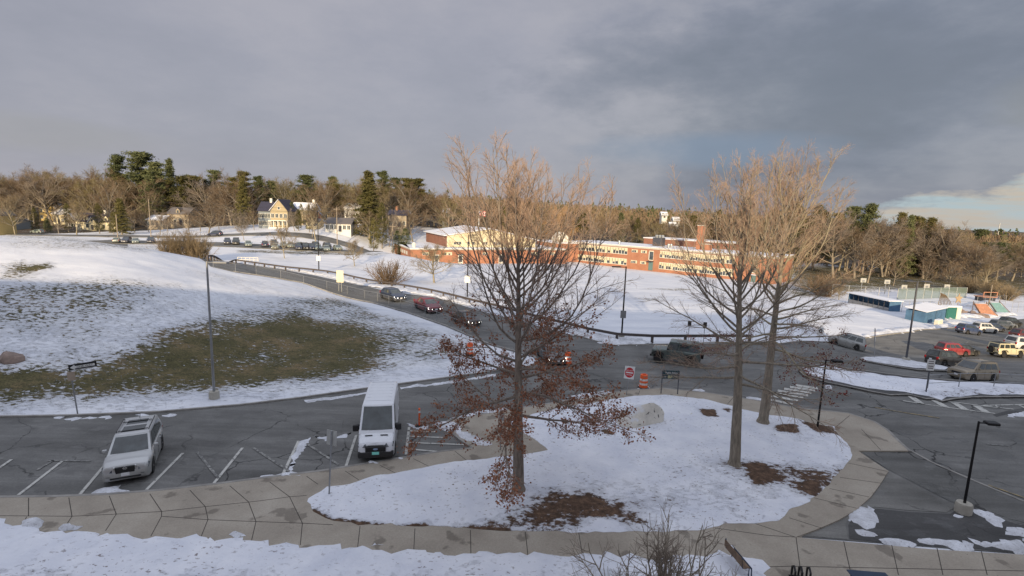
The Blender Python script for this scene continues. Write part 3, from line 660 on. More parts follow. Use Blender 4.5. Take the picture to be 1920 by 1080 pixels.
def vehicle(kind_name, label, cat, body_mat, sp, group=None, detail=1):
    L, Wd, H = sp['L'], sp['W'], sp['H']; hw = Wd/2; r = sp.get('r', .35); wb = sp['wb']; fo = sp['fo']
    xf = L/2; xwf = xf-fo; xwr = xwf-wb; gc = sp.get('gc', .24)
    belt = sp['belt']; hood = sp['hood']                       # hood profile: list of (x from front, z)
    top = sorted([(xf-a, z) for a, z in hood])
    root = thing(kind_name, label, cat, group=group)
    xs = sorted(set([round(-xf+L*i/30, 4) for i in range(31)]+[round(xw+r*1.12*math.cos(a), 4) for xw in (xwf, xwr) for a in np.linspace(0, math.pi, 9)]+[xf-.05, xf-.12, -xf+.05, -xf+.1]))
    box = sp.get('boxy', 0)
    rings = []
    for x in xs:
        u = abs(x)/xf; q = 1-(.10-.07*box)*max(0, (u-.55)/.45)**2-(.10-.06*box)*max(0, (u-.93)/.07)**2; w_ = hw*q
        zt = lerp_prof(top, x); e = max(0, (u-.965)/.035); zb = gc+.10*e
        for xw in (xwf, xwr):
            d = abs(x-xw)
            if d < r*1.13: zb = max(zb, r+math.sqrt(max(0, (r*1.13)**2-d*d)))
        zb = min(zb, zt-.12)
        zs = zt-.05; zm = zb+(zs-zb)*.5; cr = .035 if not box else .015
        half = [(0, zb), (w_*.86, zb), (w_*.985, zb+.03), (w_, max(zb+.05, zm)), (w_*.975, zb+(zs-zb)*.85), (w_*.93, zs), (w_*.84, zt-.005), (w_*.45, zt+cr*.8), (0, zt+cr)]
        rings.append([(x, y, z) for y, z in half]+[(x, -y, z) for y, z in half[-2:0:-1]])
    b_ = MB(); n = len(rings[0]); V = [v for rg in rings for v in rg]
    Fc = [(i*n+j, i*n+(j+1) % n, (i+1)*n+(j+1) % n, (i+1)*n+j) for i in range(len(rings)-1) for j in range(n)]+[tuple(range(n)), tuple(range((len(rings)-1)*n, len(rings)*n))]
    b_.add(V, Fc)
    # greenhouse
    gh = sp['gh']; xb0, xt0, xt1, xb1 = xf-gh[0], xf-gh[1], xf-gh[2], xf-gh[3]; zr = H; yb, yt = hw*sp.get('yb', .90), hw*sp.get('yt', .74); bz = belt-.06
    def P(u, v, side):       # side wall point: u 0 front..1 rear, v 0 belt..1 roof edge
        xa = xb0+(xb1-xb0)*u; xc = xt0+(xt1-xt0)*u; z1 = zr-.09
        return (xa+(xc-xa)*v, side*(yb+(yt-yb)*v), bz+(z1-bz)*v)
    def Ff(u, v, fr=True):   # front / rear screen
        k = 0 if fr else 1; a = P(k, v, 1); y = a[1]*(1-2*u); bow = (.06 if fr else -.05)*(1-(2*u-1)**2)*(1-box); return (a[0]+bow, y, a[2])
    lv = [(0, 0, 1), (1, 0, 1)]
    ringsG = []
    N = 6
    for v in (0, .5, 1): ringsG.append([Ff(i/N, v, True) for i in range(N+1)]+[P(i/8, v, -1) for i in range(1, 8)]+[Ff(1-i/N, v, False) for i in range(N+1)]+[P(1-i/8, v, 1) for i in range(1, 8)])
    cx_ = (xt0+xt1)/2
    for k, (s1, dz) in enumerate(((.975, .055), (.90, .085), (.5, .105))): ringsG.append([(cx_+(p[0]-cx_)*(s1 if s1 > .6 else .55), p[1]*s1, zr-.09+dz) for p in ringsG[2]])
    n = len(ringsG[0]); V = [v for rg in ringsG for v in rg]
    b_.add(V, [(i*n+j, i*n+(j+1) % n, (i+1)*n+(j+1) % n, (i+1)*n+j) for i in range(len(ringsG)-1) for j in range(n)]+[tuple(range((len(ringsG)-1)*n, len(ringsG)*n))])
    body = b_.build('body', body_mat, root, smooth=38)
    # under-body
    MB().box(-xf+.25, xf-.25, -hw*.78, hw*.78, gc-.03, r*1.3).build('chassis', MT['black'], root)
    # glass
    def patch(fn, u0, u1, v0, v1, side, off=.012, nu=3, nv=2, ins=0):
        m_ = MB(); V = []
        for j in range(nv+1):
            for i in range(nu+1):
                p = Vector(fn(u0+(u1-u0)*i/nu, v0+(v1-v0)*j/nv)); V.append(tuple(p+Vector(side)*off))
        m_.add(V, [(j*(nu+1)+i, j*(nu+1)+i+1, (j+1)*(nu+1)+i+1, (j+1)*(nu+1)+i) for j in range(nv) for i in range(nu)]); return m_
    def solid(m_, name, mt, par=root):
        o = m_.build(name, mt, par, smooth=True); return o
    solid(patch(lambda u, v: Ff(u, v, True), .06, .94, .13, .97, (.6, 0, .5), .014, nu=6), 'windscreen', MT['glass'])
    if sp.get('rearglass', 1): solid(patch(lambda u, v: Ff(u, v, False), .09, .91, .2, .92, (-.8, 0, .3), .014, nu=6), 'rear_window', MT['glass'])
    for side in (1, -1):
        for (u0, u1) in sp['win']:
            solid(patch(lambda u, v: P(u, v, side), u0, u1, .16, .9, (0, side, .2), .010, nu=3), 'window', MT['glass'])
    # ends: lamps, grille, plates
    zf = lerp_prof(top, xf-.1); lh = sp.get('lamp_z', zf-.13); lamp = MT['headlamp_on'] if sp.get('lit') else MT['headlamp_glass']
    for side in (1, -1):
        y = side*hw*(.74 if not box else .66)
        if box: MB().lathe([(.10, xf-.04), (.10, xf+.015), (.06, xf+.02)], 'x', (0, y, lh), n=14).build('headlight', lamp, root, smooth=True)
        else:
            m_ = MB(); yo = side*hw*.90; yi = side*hw*.50
            V = [(xf-.0, yi, lh-.10), (xf-.13, yo, lh-.09), (xf-.36, side*hw*.945, lh+.06), (xf-.28, yo*.93, lh+.13), (xf-.09, yi, lh+.07)]
            V2 = [(x+.022, y_+side*.012, z+.012) for x, y_, z in V]; m_.add(V+V2, [(0,1,2,3,4), (5,6,7,8,9)]+[(i, (i+1)%5, (i+1)%5+5, i+5) for i in range(5)]); m_.build('headlight', lamp, root)
        zt = lerp_prof(top, -xf+.1); th = sp.get('tail_z', zt-.12)
        MB().box(-xf-.012, -xf+.18, side*hw*.80-.09, side*hw*.80+.09, th-.17, th+.12, bev=.02).build('taillight', MT['tail'], root)
        mx = xb0-.42 if not box else xb0-.15
        mb_ = MB().box(mx-.08, mx+.06, side*(hw*.97)-.02+ (0 if side > 0 else -.16), side*(hw*.97)+.02+(.16 if side > 0 else 0), belt+.02, belt+.02+sp.get('mirh', .15), bev=.03)
        mb_.build('mirror', MT['darktrim'] if sp.get('darkmirror') else body_mat, root, smooth=True)
    gz = lh-.05
    MB().box(xf-.10, xf+sp.get('gr', .012), -hw*sp.get('gw', .45), hw*sp.get('gw', .45), gz-.13, gz+.07, bev=.02).build('grille', MT['black'], root)
    lowb = MT['darktrim']
    MB().box(xf-.22, xf-.02+.015, -hw*.82, hw*.82, gc+.07, gc+.2, bev=.03).build('bumper', sp.get('bumper', lowb), root)
    MB().box(-xf-.02, -xf+.2, -hw*.84, hw*.84, gc+.09, gc+.25, bev=.03).build('bumper', sp.get('bumper', lowb), root)
    MB().box(xf-.05, xf+.022, -.16, .16, gc+.24, gc+.40).build('licence_plate', MT['plate'], root)
    MB().box(-xf-.025, -xf+.03, -.16, .16, .66, .80).build('licence_plate', MT['plate'], root)
    for xw in (xwf, xwr):
        for side in (1, -1): wheel(root, xw, side*(hw-.13), r, .235, side, sp.get('rimstyle', 'alloy'))
    if detail:
        for side in (1, -1):
            for ux in sp.get('doors', (1.45, 2.5, 3.45)):
                x = xf-ux; MB().box(x-.008, x+.008, side*hw*.997-.006, side*hw*.997+.006, gc+.16, belt-.12).build('door_seam', MT['black'], root)
            for ux in sp.get('handles', (2.3, 3.3)):
                x = xf-ux; MB().box(x-.09, x+.09, side*(hw*.985)-.025, side*(hw*.985)+.025, belt-.2, belt-.165, bev=.01).build('door_handle', body_mat, root)
    if sp.get('rack'):
        for side in (1, -1):
            MB().tube([(xt0-.25, side*yt*.9, zr-.03), (xt0-.4, side*yt*.92, zr+.05), (xt1+.4, side*yt*.92, zr+.05), (xt1+.25, side*yt*.9, zr-.03)], .022, 6).build('roof_rail', MT['darktrim'], root)
    root['_dim'] = (xf, hw, zr, xt0, xt1, yt)
    return root
SUV = dict(L=4.7, W=1.88, H=1.72, r=.36, wb=2.75, fo=.93, belt=1.10, hood=[(0,.62),(.03,.80),(.12,.93),(.5,1.02),(1.15,1.10),(4.5,1.10),(4.66,1.0),(4.7,.75)],
           gh=(1.05,1.85,4.2,4.55), win=[(.13,.38),(.41,.66),(.69,.90)], rack=1)
def spec(base, **k): d = dict(base); d.update(k); return d
BIGSUV = spec(SUV, L=4.9, W=1.96, H=1.82, wb=2.9, fo=.97, belt=1.14, hood=[(0,.66),(.03,.82),(.12,.94),(.6,1.05),(1.3,1.13),(4.8,1.14),(4.96,1.0),(5.0,.75)], gh=(1.12,2.0,4.55,4.88), win=[(.12,.36),(.39,.63),(.66,.90)], r=.38)
SEDAN = dict(L=4.65, W=1.80, H=1.44, r=.32, wb=2.7, fo=.92, belt=.93, gc=.18, hood=[(0,.5),(.03,.64),(.12,.72),(.6,.83),(1.2,.92),(3.7,.97),(4.2,1.0),(4.55,.98),(4.62,.85),(4.65,.6)],
             gh=(1.1,2.0,3.2,4.0), win=[(.2,.47),(.51,.78)])
HATCH = spec(SEDAN, L=4.3, H=1.48, hood=[(0,.5),(.03,.66),(.12,.74),(.6,.86),(1.1,.95),(3.9,1.0),(4.2,.98),(4.3,.7)], gh=(1.0,1.9,3.6,4.2), win=[(.2,.45),(.48,.74)])
MINIV = spec(SUV, L=5.1, W=1.98, H=1.75, wb=3.0, fo=1.0, gc=.17, r=.34, belt=1.05, hood=[(0,.55),(.03,.72),(.12,.84),(.5,.95),(1.0,1.05),(4.9,1.05),(5.05,.95),(5.1,.7)], gh=(.8,2.0,4.7,5.02), win=[(.12,.36),(.39,.63),(.66,.9)])
JEEP = dict(L=4.55, W=1.80, H=1.86, r=.42, wb=2.95, fo=.62, gc=.42, belt=1.18, boxy=1, hood=[(0,.9),(.03,1.08),(.1,1.14),(1.2,1.2),(4.5,1.2),(4.55,1.15)], yb=.88, yt=.80,
            gh=(1.35,1.62,4.25,4.5), win=[(.05,.34),(.38,.66),(.71,.96)], rearglass=1, lamp_z=1.0, tail_z=1.05, rimstyle='black', darkmirror=1, gw=.4, doors=(1.5, 2.45, 3.3))
VAN = dict(L=5.98, W=2.06, H=2.75, r=.36, wb=3.75, fo=1.02, gc=.24, belt=1.42, hood=[(0,.7),(.04,.95),(.15,1.14),(.6,1.30),(.95,1.42),(5.9,1.42),(5.98,1.3)], yb=.955, yt=.86,
           gh=(.80,1.72,5.75,5.93), win=[(.07,.22)], tail_z=1.3, lamp_z=1.0, gw=.42, doors=(1.25, 2.2, 4.4), handles=(2.05,), darkmirror=1, mirh=.32)
def place(root, a, b_=None, yaw=None, z=None):
    """a: pixel of the ground point under the centre; yaw in degrees, 0 pointing to +x"""
    p = G(*a) if len(a) == 2 else W(*a)
    root.location = (float(p[0]), float(p[1]), float(p[2]+.06)); root.rotation_euler = (0, 0, math.radians(yaw))
    # follow the slope
    c, s = math.cos(math.radians(yaw)), math.sin(math.radians(yaw)); h = lambda k: T(p[0]+c*k, p[1]+s*k); g2 = lambda k: T(p[0]-s*k, p[1]+c*k)
    pit = math.atan2(h(1.4)-h(-1.4), 2.8); rol = math.atan2(g2(.8)-g2(-.8), 1.6)
    root.rotation_euler = (Matrix.Rotation(math.radians(yaw), 3, 'Z') @ Matrix.Rotation(-pit, 3, 'Y') @ Matrix.Rotation(rol, 3, 'X')).to_euler()
    root.location.z = (h(1.4)+h(-1.4))/2+.06
    return root
def fit(root, bb, y0, y1, s0=.86, s1=1.08, lx=1.):
    """find the heading (and a little size) with which the vehicle fills its outline in the photograph, standing on the ground"""
    xf, hw, zr, xt0, xt1, yt = root['_dim']
    pts = [(x, y, z) for x in (-xf, xf) for y in (-hw*.88, hw*.88) for z in (.15, .75)]+[(x, y, 1.0) for x in (-xf*.9, xf*.85) for y in (-hw, hw)]+[(x, y, zr) for x in (xt0, xt1) for y in (-yt, yt)]
    pts = np.array(pts)*np.array([lx,1,1]); best = None; bx0, by0, bx1, by1 = bb; cx_, cy_ = (bx0+bx1)/2, by1
    zz = G(cx_, by1-8)[2]
    for yaw in np.arange(y0, y1+.1, 3.):
        c, s_ = math.cos(math.radians(yaw)), math.sin(math.radians(yaw)); Rm = np.array([[c,-s_,0],[s_,c,0],[0,0,1]])
        for sc in np.arange(s0, s1+.001, .04):
            q = (pts*sc)@Rm.T; gx, gy = cx_, by1-10
            for _ in range(5):
                d = ray(gx, gy); t_ = (zz+.06-CAM_H)/d[2]; o_ = ORG+d*t_
                v = q+o_-ORG; dd = v@FWD; X = CX+F_PX*(v@RT)/dd; Y = CY-F_PX*(v@UP)/dd
                gx += cx_-(X.min()+X.max())/2; gy += by1-Y.max()
            e = abs((X.max()-X.min())-(bx1-bx0))/(bx1-bx0)+abs((Y.max()-Y.min())-(by1-by0))/(by1-by0)+.25*abs(sc-1)
            if best is None or e < best[0]: best = (e, yaw, sc, gx, gy)
    e, yaw, sc, gx, gy = best; root.scale = (sc*lx, sc, sc); place(root, (gx, gy), yaw=yaw); return root
# near silver SUV
silver = paint('paint_silver', (.47,.485,.49), .5)
s1 = vehicle('parked_suv', 'silver SUV with glass sunroof parked nose to the near kerb in the striped bays', 'suv', silver, spec(BIGSUV, gw=.38, bumper=silver), )
xf, hw, zr, xt0, xt1, yt = s1['_dim']
MB().box(xt0-1.05, xt0-.28, -.48, .48, zr+.004, zr+.022, bev=.006).build('sunroof', MT['glass'], s1)
MB().box(xt0-1.95, xt0-1.3, -.44, .44, zr+.006, zr+.024, bev=.006).build('sunroof', MT['glass'], s1)
for dx in (.35, 1.65): MB().box(xt0-dx-.03-.0, xt0-dx+.03, -yt*.86, yt*.86, zr+.03, zr+.06, bev=.01).build('roof_bar', MT['darktrim'], s1)
MB().prism([(xf-.05,.93),(xf+.028,.915),(xf+.026,.70),(xf-.05,.68)], -.37, .37).build('grille', MT['black'], s1)
MB().box(xf-.04, xf+.03, -.6, .6, .36, .44, bev=.015).build('air_intake', MT['black'], s1)
em = MB().lathe([(.075, xf+.012), (.075, xf+.03), (.055, xf+.034), (.055, xf+.02)], 'x', (0, 0, .86), n=20); em.box(xf+.015, xf+.036, -.095, .095, .842, .878); em.build('emblem', MT['rim'], s1, smooth=True)
for side in (1, -1):
    MB().prism([(xf-.04, .96), (xf+.03, .93), (xf+.02, .76), (xf-.04, .76)], side*.41-.025, side*.41+.025).build('grille_trim', MT['rim'], s1)
    MB().box(xf-.14, xf+.0, side*.66-.1, side*.66+.1, .46, .54, bev=.02).build('fog_lamp', MT['headlamp_glass'], s1)
MB().tube([(xt1+.35, 0, zr), (xt1+.15, 0, zr+.22)], .012, 5).build('antenna', MT['black'], s1)
fit(s1, (188,800,308,914), -84, -60, .9, 1.04, lx=.92)
# van
wp = paint('paint_white', (.74,.77,.82), .0)
v1 = vehicle('delivery_van', 'white high-roof panel van facing the kerb beside the hatched bay', 'van', wp, spec(VAN, gr=.02, lamp_z=.98))
xf, hw, zr, xt0, xt1, yt = v1['_dim']
MB().box(xf-.3, xf+.035, -hw*.93, hw*.93, .30, .66, bev=.06).build('bumper', MT['darktrim'], v1, smooth=True)
MB().prism([(xf-.05,.62),(xf+.04,.66),(xf+.05,.92),(xf-.02,1.0)], -.55, .55).build('grille', MT['black'], v1)
em = MB(); V = [(xf+.065, .13*math.cos(a), .82+.055*math.sin(a)) for a in np.linspace(0, 2*math.pi, 20, endpoint=False)]; V2 = [(xf+.04, y, z) for x, y, z in V]
em.add(V+V2, [tuple(range(20))]+[(i, (i+1)%20, (i+1)%20+20, i+20) for i in range(20)]); em.build('emblem', M('emblem_blue', (.25,.33,.5), .3), v1)
MB().box(xf-.0, xf+.062, -.19, .19, .50, .66).build('licence_plate', M('plate_teal', (.25,.75,.68), .4), v1)
for side in (1, -1):
    MB().box(xf-.62, xf-.55, side*.42-.2, side*.42+.2, 1.302+.03, 1.325+.035).build('bonnet_vent', MT['black'], v1)
    MB().box(xf-1.15, xf-1.0, side*1.05-.02+(0 if side>0 else -.27), side*1.05+.02+(.27 if side>0 else 0), 1.42, 1.78, bev=.03).build('mirror', MT['black'], v1)
for k in range(7): MB().box(xt1+.2+k*.55, xt1+.26+k*.55, -yt*.8, yt*.8, zr-.005, zr+.022, bev=.006).build('roof_rib', wp, v1)
fit(v1, (669,727,750,867), -95, -60)
# vehicles coming down the drive
blue = paint('paint_navy', (.02,.035,.075)); red = paint('paint_red', (.17,.01,.025)); blk = paint('paint_black', (.02,.022,.024)); grey = paint('paint_grey', (.13,.14,.15), .6); tan = paint('paint_tan', (.26,.215,.15), .5)
wht = paint('paint_offwhite', (.62,.62,.6), 0); cream = paint('paint_cream', (.6,.55,.36), 0); dgrey = paint('paint_gunmetal', (.075,.105,.10), .2); sblu = paint('paint_blue', (.035,.06,.14)); crv = paint('paint_bright_red', (.26,.015,.022))
silv2 = paint('paint_silver_dull', (.3,.31,.31), .6)
def yawto(a, b_):
    p, q = G(*a), G(*b_); return math.degrees(math.atan2(q[1]-p[1], q[0]-p[0]))
yr = yawto((700,549), (830,590))
c1 = vehicle('sedan', 'dark blue car with lit headlights coming down the drive, first of the row', 'car', blue, spec(HATCH, lit=1)); fit(c1, (712,538,763,566), yr-20, yr+30)
c2 = vehicle('sedan', 'dark red car with lit headlights following the drive between the fence and guard rail', 'car', red, spec(SEDAN, lit=1)); fit(c2, (775,556,831,588), yr-20, yr+30)
c3 = vehicle('sedan', 'black car with a bright headlight on the drive behind the leafy oak', 'car', blk, spec(SEDAN, lit=1)); fit(c3, (845,582,903,613), yr-20, yr+30)
c4 = vehicle('sedan', 'dark car half hidden behind the oak trunk near the orange drums', 'car', grey, spec(SEDAN, lit=1)); fit(c4, (1005,648,1062,686), yr-30, yr+20)
# gunmetal off-roader in the junction
def offroad(label, mt, spare=True, top=None):
    j = vehicle('off_roader', label, 'off-road car', mt, spec(JEEP))
    xf, hw, zr, xt0, xt1, yt = j['_dim']
    for xw in (xf-.62, xf-.62-2.95):
        for side in (1, -1): MB().prism([(xw-.58,.72),(xw-.5,.92),(xw-.25,1.0),(xw+.28,1.0),(xw+.52,.9),(xw+.62,.72),(xw+.54,.72),(xw+.42,.84),(xw+.24,.92),(xw-.22,.92),(xw-.42,.84),(xw-.5,.72)], side*hw-.06, side*hw+.1).build('wheel_arch', MT['darktrim'], j)
    sw = MB().lathe([(.2,-.12),(.38,-.12),(.41,-.06),(.41,.06),(.38,.12),(.2,.12)], 'x', n=20).build('spare_wheel', MT['tyre'], j, smooth=True); sw.location = (-xf-.13, .08, 1.02)
    MB().lathe([(.22,-.13),(.22,-.10),(.05,-.15)], 'x', n=16).build('rim', MT['darktrim'], sw, smooth=True)
    MB().box(xf-.02, xf+.16, -hw*.9, hw*.9, .5, .66, bev=.02).build('bumper', MT['black'], j)
    if top: MB().box(xt1+.02, xt0-.75, -yt*.97, yt*.97, zr-.06, zr+.02, bev=.03).build('soft_top', top, j)
    return j
j1 = offroad('dark gunmetal off-roader with spare wheel crossing the junction', dgrey); fit(j1, (1221,641,1314,689), 125, 160, .92, 1.1, lx=.92); j1.scale.z *= 1.12
mv = vehicle('minivan', 'silver minivan driving away along the snowy edge of the car park', 'minivan', silv2, MINIV); fit(mv, (1553,624,1619,658), 130, 142, .84, .95, lx=.8)
ts = vehicle('parked_suv', 'tan SUV with black roof rack beside the snowy traffic island', 'suv', tan, spec(BIGSUV, L=4.88, rack=1, bumper=MT['darktrim'])); fit(ts, (1779,674,1870,717), 180, 190, .88, .98, lx=.74)
bs = vehicle('parked_suv', 'black SUV nose to nose with the tan one', 'suv', blk, SUV); fit(bs, (1740,656,1810,691), -8, 2, .86, .96, lx=.74)
rs_ = vehicle('parked_suv', 'red SUV in the car park behind the black one', 'suv', crv, spec(SUV, rack=0)); fit(rs_, (1757,639,1816,670), -8, 2, .82, .92, lx=.70)
dk = vehicle('sedan', 'black car just beyond the red SUV', 'car', blk, HATCH); fit(dk, (1779,644,1835,668), -8, 2, .82, .92, lx=.74)
j2 = offroad('cream off-roader with black roof rear at the right edge of the car park', cream, top=MT['black']); fit(j2, (1858,640,1912,671), -8, 2, .82, .92, lx=.74)
w2 = vehicle('parked_suv', 'white SUV behind the cream off-roader at the photo edge', 'suv', wht, BIGSUV); fit(w2, (1886,630,1962,661), -14, 0, .9, 1.04, lx=.85)
pk_ = vehicle('parked_suv', 'dark red car at the far right edge of the car park, above the white SUV', 'car', paint('paint_maroon', (.1,.015,.015)), SUV); fit(pk_, (1896,618,1952,640), -14, 0, .9, 1.04, lx=.85)
row = [('parked_suv','blue hatchback at the near end of the far row of parked cars', sblu, SUV, (1797,609,1835,628)), ('parked_suv','white SUV second in the far row of parked cars', wht, BIGSUV, (1826,604,1866,625)),
       ('sedan','dark blue car third in the far row of parked cars', blue, HATCH, (1848,604,1880,622)), ('parked_suv','grey SUV fourth in the far row of parked cars', grey, SUV, (1862,600,1890,618)),
       ('sedan','pale silver car fifth in the far row of parked cars', silv2, SEDAN, (1872,598,1899,616)), ('parked_suv','black SUV at the far end of the row of parked cars', blk, SUV, (1881,595,1907,612))]
for nm, lb, mt, sp_, px in row:
    v_ = vehicle(nm, lb, 'car' if nm == 'sedan' else 'suv', mt, sp_, group='row of cars at the far edge of the right car park'); fit(v_, px, -16, 2, .84, .95, lx=.76)
# far-left lot: simple copies of three cars
far_list = [((220,457,150),'pale green',0,(.25,.3,.27)),((238,455,150),'navy',1,(.02,.03,.07)),((255,459,148),'dark blue',0,(.02,.04,.09)),((284,458,149),'maroon black',1,(.05,.02,.02)),
 ((427,461,148),'grey',1,(.12,.12,.12)),((443,460,148),'black and tall',2,(.012,.012,.015)),((466,466,144),'small black',0,(.015,.015,.02)),((497,466,144),'dark plum',1,(.05,.02,.05)),
 ((516,471,139),'silver',0,(.4,.4,.4)),((514,459,149),'dark brown',1,(.04,.03,.03)),((532,464,146),'cream',0,(.6,.55,.42)),((545,464,145),'beige',0,(.5,.46,.36)),((559,472,139),'white',1,(.6,.6,.58)),
 ((562,463,147),'dark navy',0,(.02,.025,.05)),((572,471,140),'teal black',2,(.015,.04,.045)),((584,471,140),'black',1,(.012,.012,.015)),((592,461,148),'white and long',2,(.62,.6,.55)),((597,471,140),'dark silver',0,(.2,.2,.22)),
 ((613,464,146),'tall black',2,(.015,.015,.02)),((612,474,138),'pale cream',0,(.55,.53,.45)),((633,471,140),'dark grey',0,(.05,.05,.055)),((404,444,172),'black passing',1,(.015,.015,.02)),((70,437,183),'white passing',0,(.6,.6,.6))]
protos = [vehicle('parked_car', 'x', 'car', grey, HATCH, detail=0), vehicle('parked_car', 'x', 'car', grey, SUV, detail=0), vehicle('parked_car', 'x', 'car', grey, BIGSUV, detail=0)]
def recolor(o, old, new):
    for c in [o]+list(o.children_recursive):
        if c.type == 'MESH':
            for s_ in c.material_slots:
                if s_.material == old: s_.link = 'OBJECT'; s_.material = new
labs = ['pale green car at the left end of the distant car park','navy car second from the left in the distant car park','dark blue car just right of the navy one in the distant car park','maroon black car left of the tan bush in the distant car park',
 'grey car in the distant car park just right of the tan bush','tall black car beside the grey one right of the tan bush','small black car by itself in the distant car park','dark plum car at the left end of the crowded distant cars',
 'silver car in the near line of the crowded distant cars, leftmost there','dark brown car in the back line of the crowded distant cars, leftmost there','cream car in the crowded distant cars behind the bare lawn tree','beige car touching the cream one in the crowded distant cars','white car in the near distant line, right of the bare lawn tree',
 'dark navy car in the back line behind the white one, distant car park','teal black tall car right of the white one in the distant car park','black car between the teal black and the dark silver one, distant car park','long white vehicle in the back line of the crowded distant cars','dark silver car in the near line beside the black pole, distant car park',
 'tall black vehicle at the right end of the back line, distant car park','pale cream car at the right end of the near line, distant car park','dark grey car standing apart at the right end of the distant car park','black car on the street beyond the tan bush','white car on the street at the far left behind the mound']
for i, (px, nm, k, col) in enumerate(far_list):
    c = protos[k] if all(f[2] != k for f in far_list[:i]) else copy_tree(protos[k])
    mt = paint('paint_far_%d' % i, col, .2); recolor(c, grey, mt); c['label'] = labs[i]; c['group'] = 'cars in the distant car park'
    if i >= 21: c['group'] = 'cars on the street'
    place(c, px, yaw=rnd.choice([-60,-68,118,-55,-64]) if i < 21 else 178); c.location.z += .22
# ================================================================ STREET FURNITURE
def lamp_post(label, px, top_y, arm=.9, heads=1, yaw=0, base=True, mt='polemetal', dep=None, signp=None, r=.075):
    p = G(*px) if dep is None else W(*px, dep); z0 = p[2]
    lo, hi = 0., 40.
    for _ in range(40):
        m_ = (lo+hi)/2
        if proj(p+np.array([0,0,m_]))[1] > top_y: lo = m_
        else: hi = m_
    h = lo; t_ = thing('street_lamp', label, 'street lamp', p, math.radians(yaw))
    MB().tube([(0,0,-.3),(0,0,h*.5),(0,0,h)], [r, r*.85, r*.7], 10).build('pole', MT[mt], t_, smooth=True)
    if base: MB().lathe([(.30,-.3),(.30,.42),(.27,.5),(.0,.5)], 'z', n=18).build('base', MT['concrete_base'], t_, smooth=30)
    for k in range(heads):
        s = 1 if k == 0 else -1
        MB().tube([(0,0,h-.06),(s*arm*.45,0,h-.05)], .03, 6).build('arm', MT[mt], t_)
        MB().box(min(s*arm*.4, s*arm*1.15), max(s*arm*.4, s*arm*1.15), -.17, .17, h-.10, h+.02, bev=.03).build('lamp_head', MT[mt], t_)
    if signp:
        zs, cs, ww, hh = signp; MB().box(-ww/2, ww/2, -r-.03, -r-.005, zs, zs+hh).build('sign_panel', MT[cs], t_)
    return t_, h
lamp_post('tall grey lamp post with a concrete foot at the bottom of the grassy mound', (402,748), 490, arm=1.1, heads=1, mt='greysteel', r=.08)
M('greysteel2', (.16,.17,.175), .5, .3)
lamp_post('tall black lamp post beside the guard rail right of the leafy oak', (1165,637), 500, arm=-1.2, mt='blackpole', signp=(2.2,'greysteel',.55,.75), r=.09)
lamp_post('black lamp post with a white notice, behind the guard rail left of the leafy oak', (876,558), 440, arm=1.0, mt='blackpole', signp=(2.2,'white',.8,1.0), r=.10, base=False)
lamp_post('black lamp post with a white notice near the distant parked cars', (598,508), 395, arm=-1., mt='blackpole', signp=(2.0,'white',.8,1.0), r=.11, base=False)
lamp_post('tall dark lamp post with twin heads on the small traffic island', (1698,680), 527, arm=1.0, heads=2, mt='polemetal', r=.09)
lamp_post('short black lamp post beside the crosswalk on the edge of the planted bed', (1532,806), 674, arm=.75, mt='blackpole', yaw=-8, base=False, r=.06)
lamp_post('short black lamp post on the dark apron at the right', (1805,963), 790, arm=.62, mt='blackpole', yaw=-8, base=True, r=.055)
def text_mesh(name, txt, size, mt, parent, loc, rot, ext=.004):
    cu = bpy.data.curves.new(name, 'FONT'); cu.body = txt; cu.size = size; cu.extrude = ext; cu.align_x = 'CENTER'; cu.align_y = 'CENTER'
    o = bpy.data.objects.new(name, cu); COL.objects.link(o); dg = bpy.context.evaluated_depsgraph_get()
    me = bpy.data.meshes.new_from_object(o.evaluated_get(dg)); me.name = name; bpy.data.objects.remove(o); bpy.data.curves.remove(cu)
    me.materials.clear(); me.materials.append(mt); n_ = bpy.data.objects.new(name, me); COL.objects.link(n_); n_.parent = parent; n_.location = loc; n_.rotation_euler = rot; return n_
def face_yaw(p): return math.atan2(-p[0], p[1])*-1*-1
def post_sign(label, px, h, yaw=0, lean=0, mt='greysteel', cat='sign', dep=None, r=.03, name='road_sign'):
    p = G(*px) if dep is None else W(*px, dep); t_ = thing(name, label, cat, p, math.radians(yaw)); t_.rotation_euler = (0, lean, math.radians(yaw))
    MB().tube([(0,0,-.2),(0,0,h)], r, 6).build('post', MT[mt], t_); return t_
RX = (math.pi/2, 0, 0)
# one way
t_ = post_sign('white one-way arrow sign on a leaning post at the foot of the mound', (146,778), 2.95, yaw=38, lean=-.05)
MB().box(-.05, 1.0, -.06, -.04, 2.6, 2.95).build('sign_panel', MT['black'], t_); MB().box(-.03, .98, -.064, -.059, 2.62, 2.64).build('border', MT['white'], t_)
t_.scale = (1.15,1,1.0)
a = MB(); a.prism([(.0,2.775),(.18,2.93),(.18,2.62)], -.068, -.061); a.box(.17,.93,-.069,-.0605,2.71,2.84); a.build('arrow', MT['white'], t_)
text_mesh('lettering', 'ONE WAY', .13, MT['black'], t_, (.55,-.070,2.775), RX)
MB().box(-.14, .14, -.06, -.04, 2.05, 2.55).build('notice', M('tanpanel', (.42,.34,.27), .6), t_)
# back of a sign by the near bays
t_ = post_sign('plain grey sign seen on a steel post at the tip of the planted bed', (617,934), 3.0, yaw=-15, lean=.06, r=.035)
MB().box(-.23, .23, .03, .045, 2.35, 3.0).build('sign_panel', M('alu', (.42,.43,.41), .45, .4), t_)
t_ = post_sign('short thin post with a small plate behind the oak trunk', (938,848), 2.1, yaw=0); MB().box(-.15,.15,-.045,-.03,1.7,2.1).build('sign_panel', MT['alu'], t_)
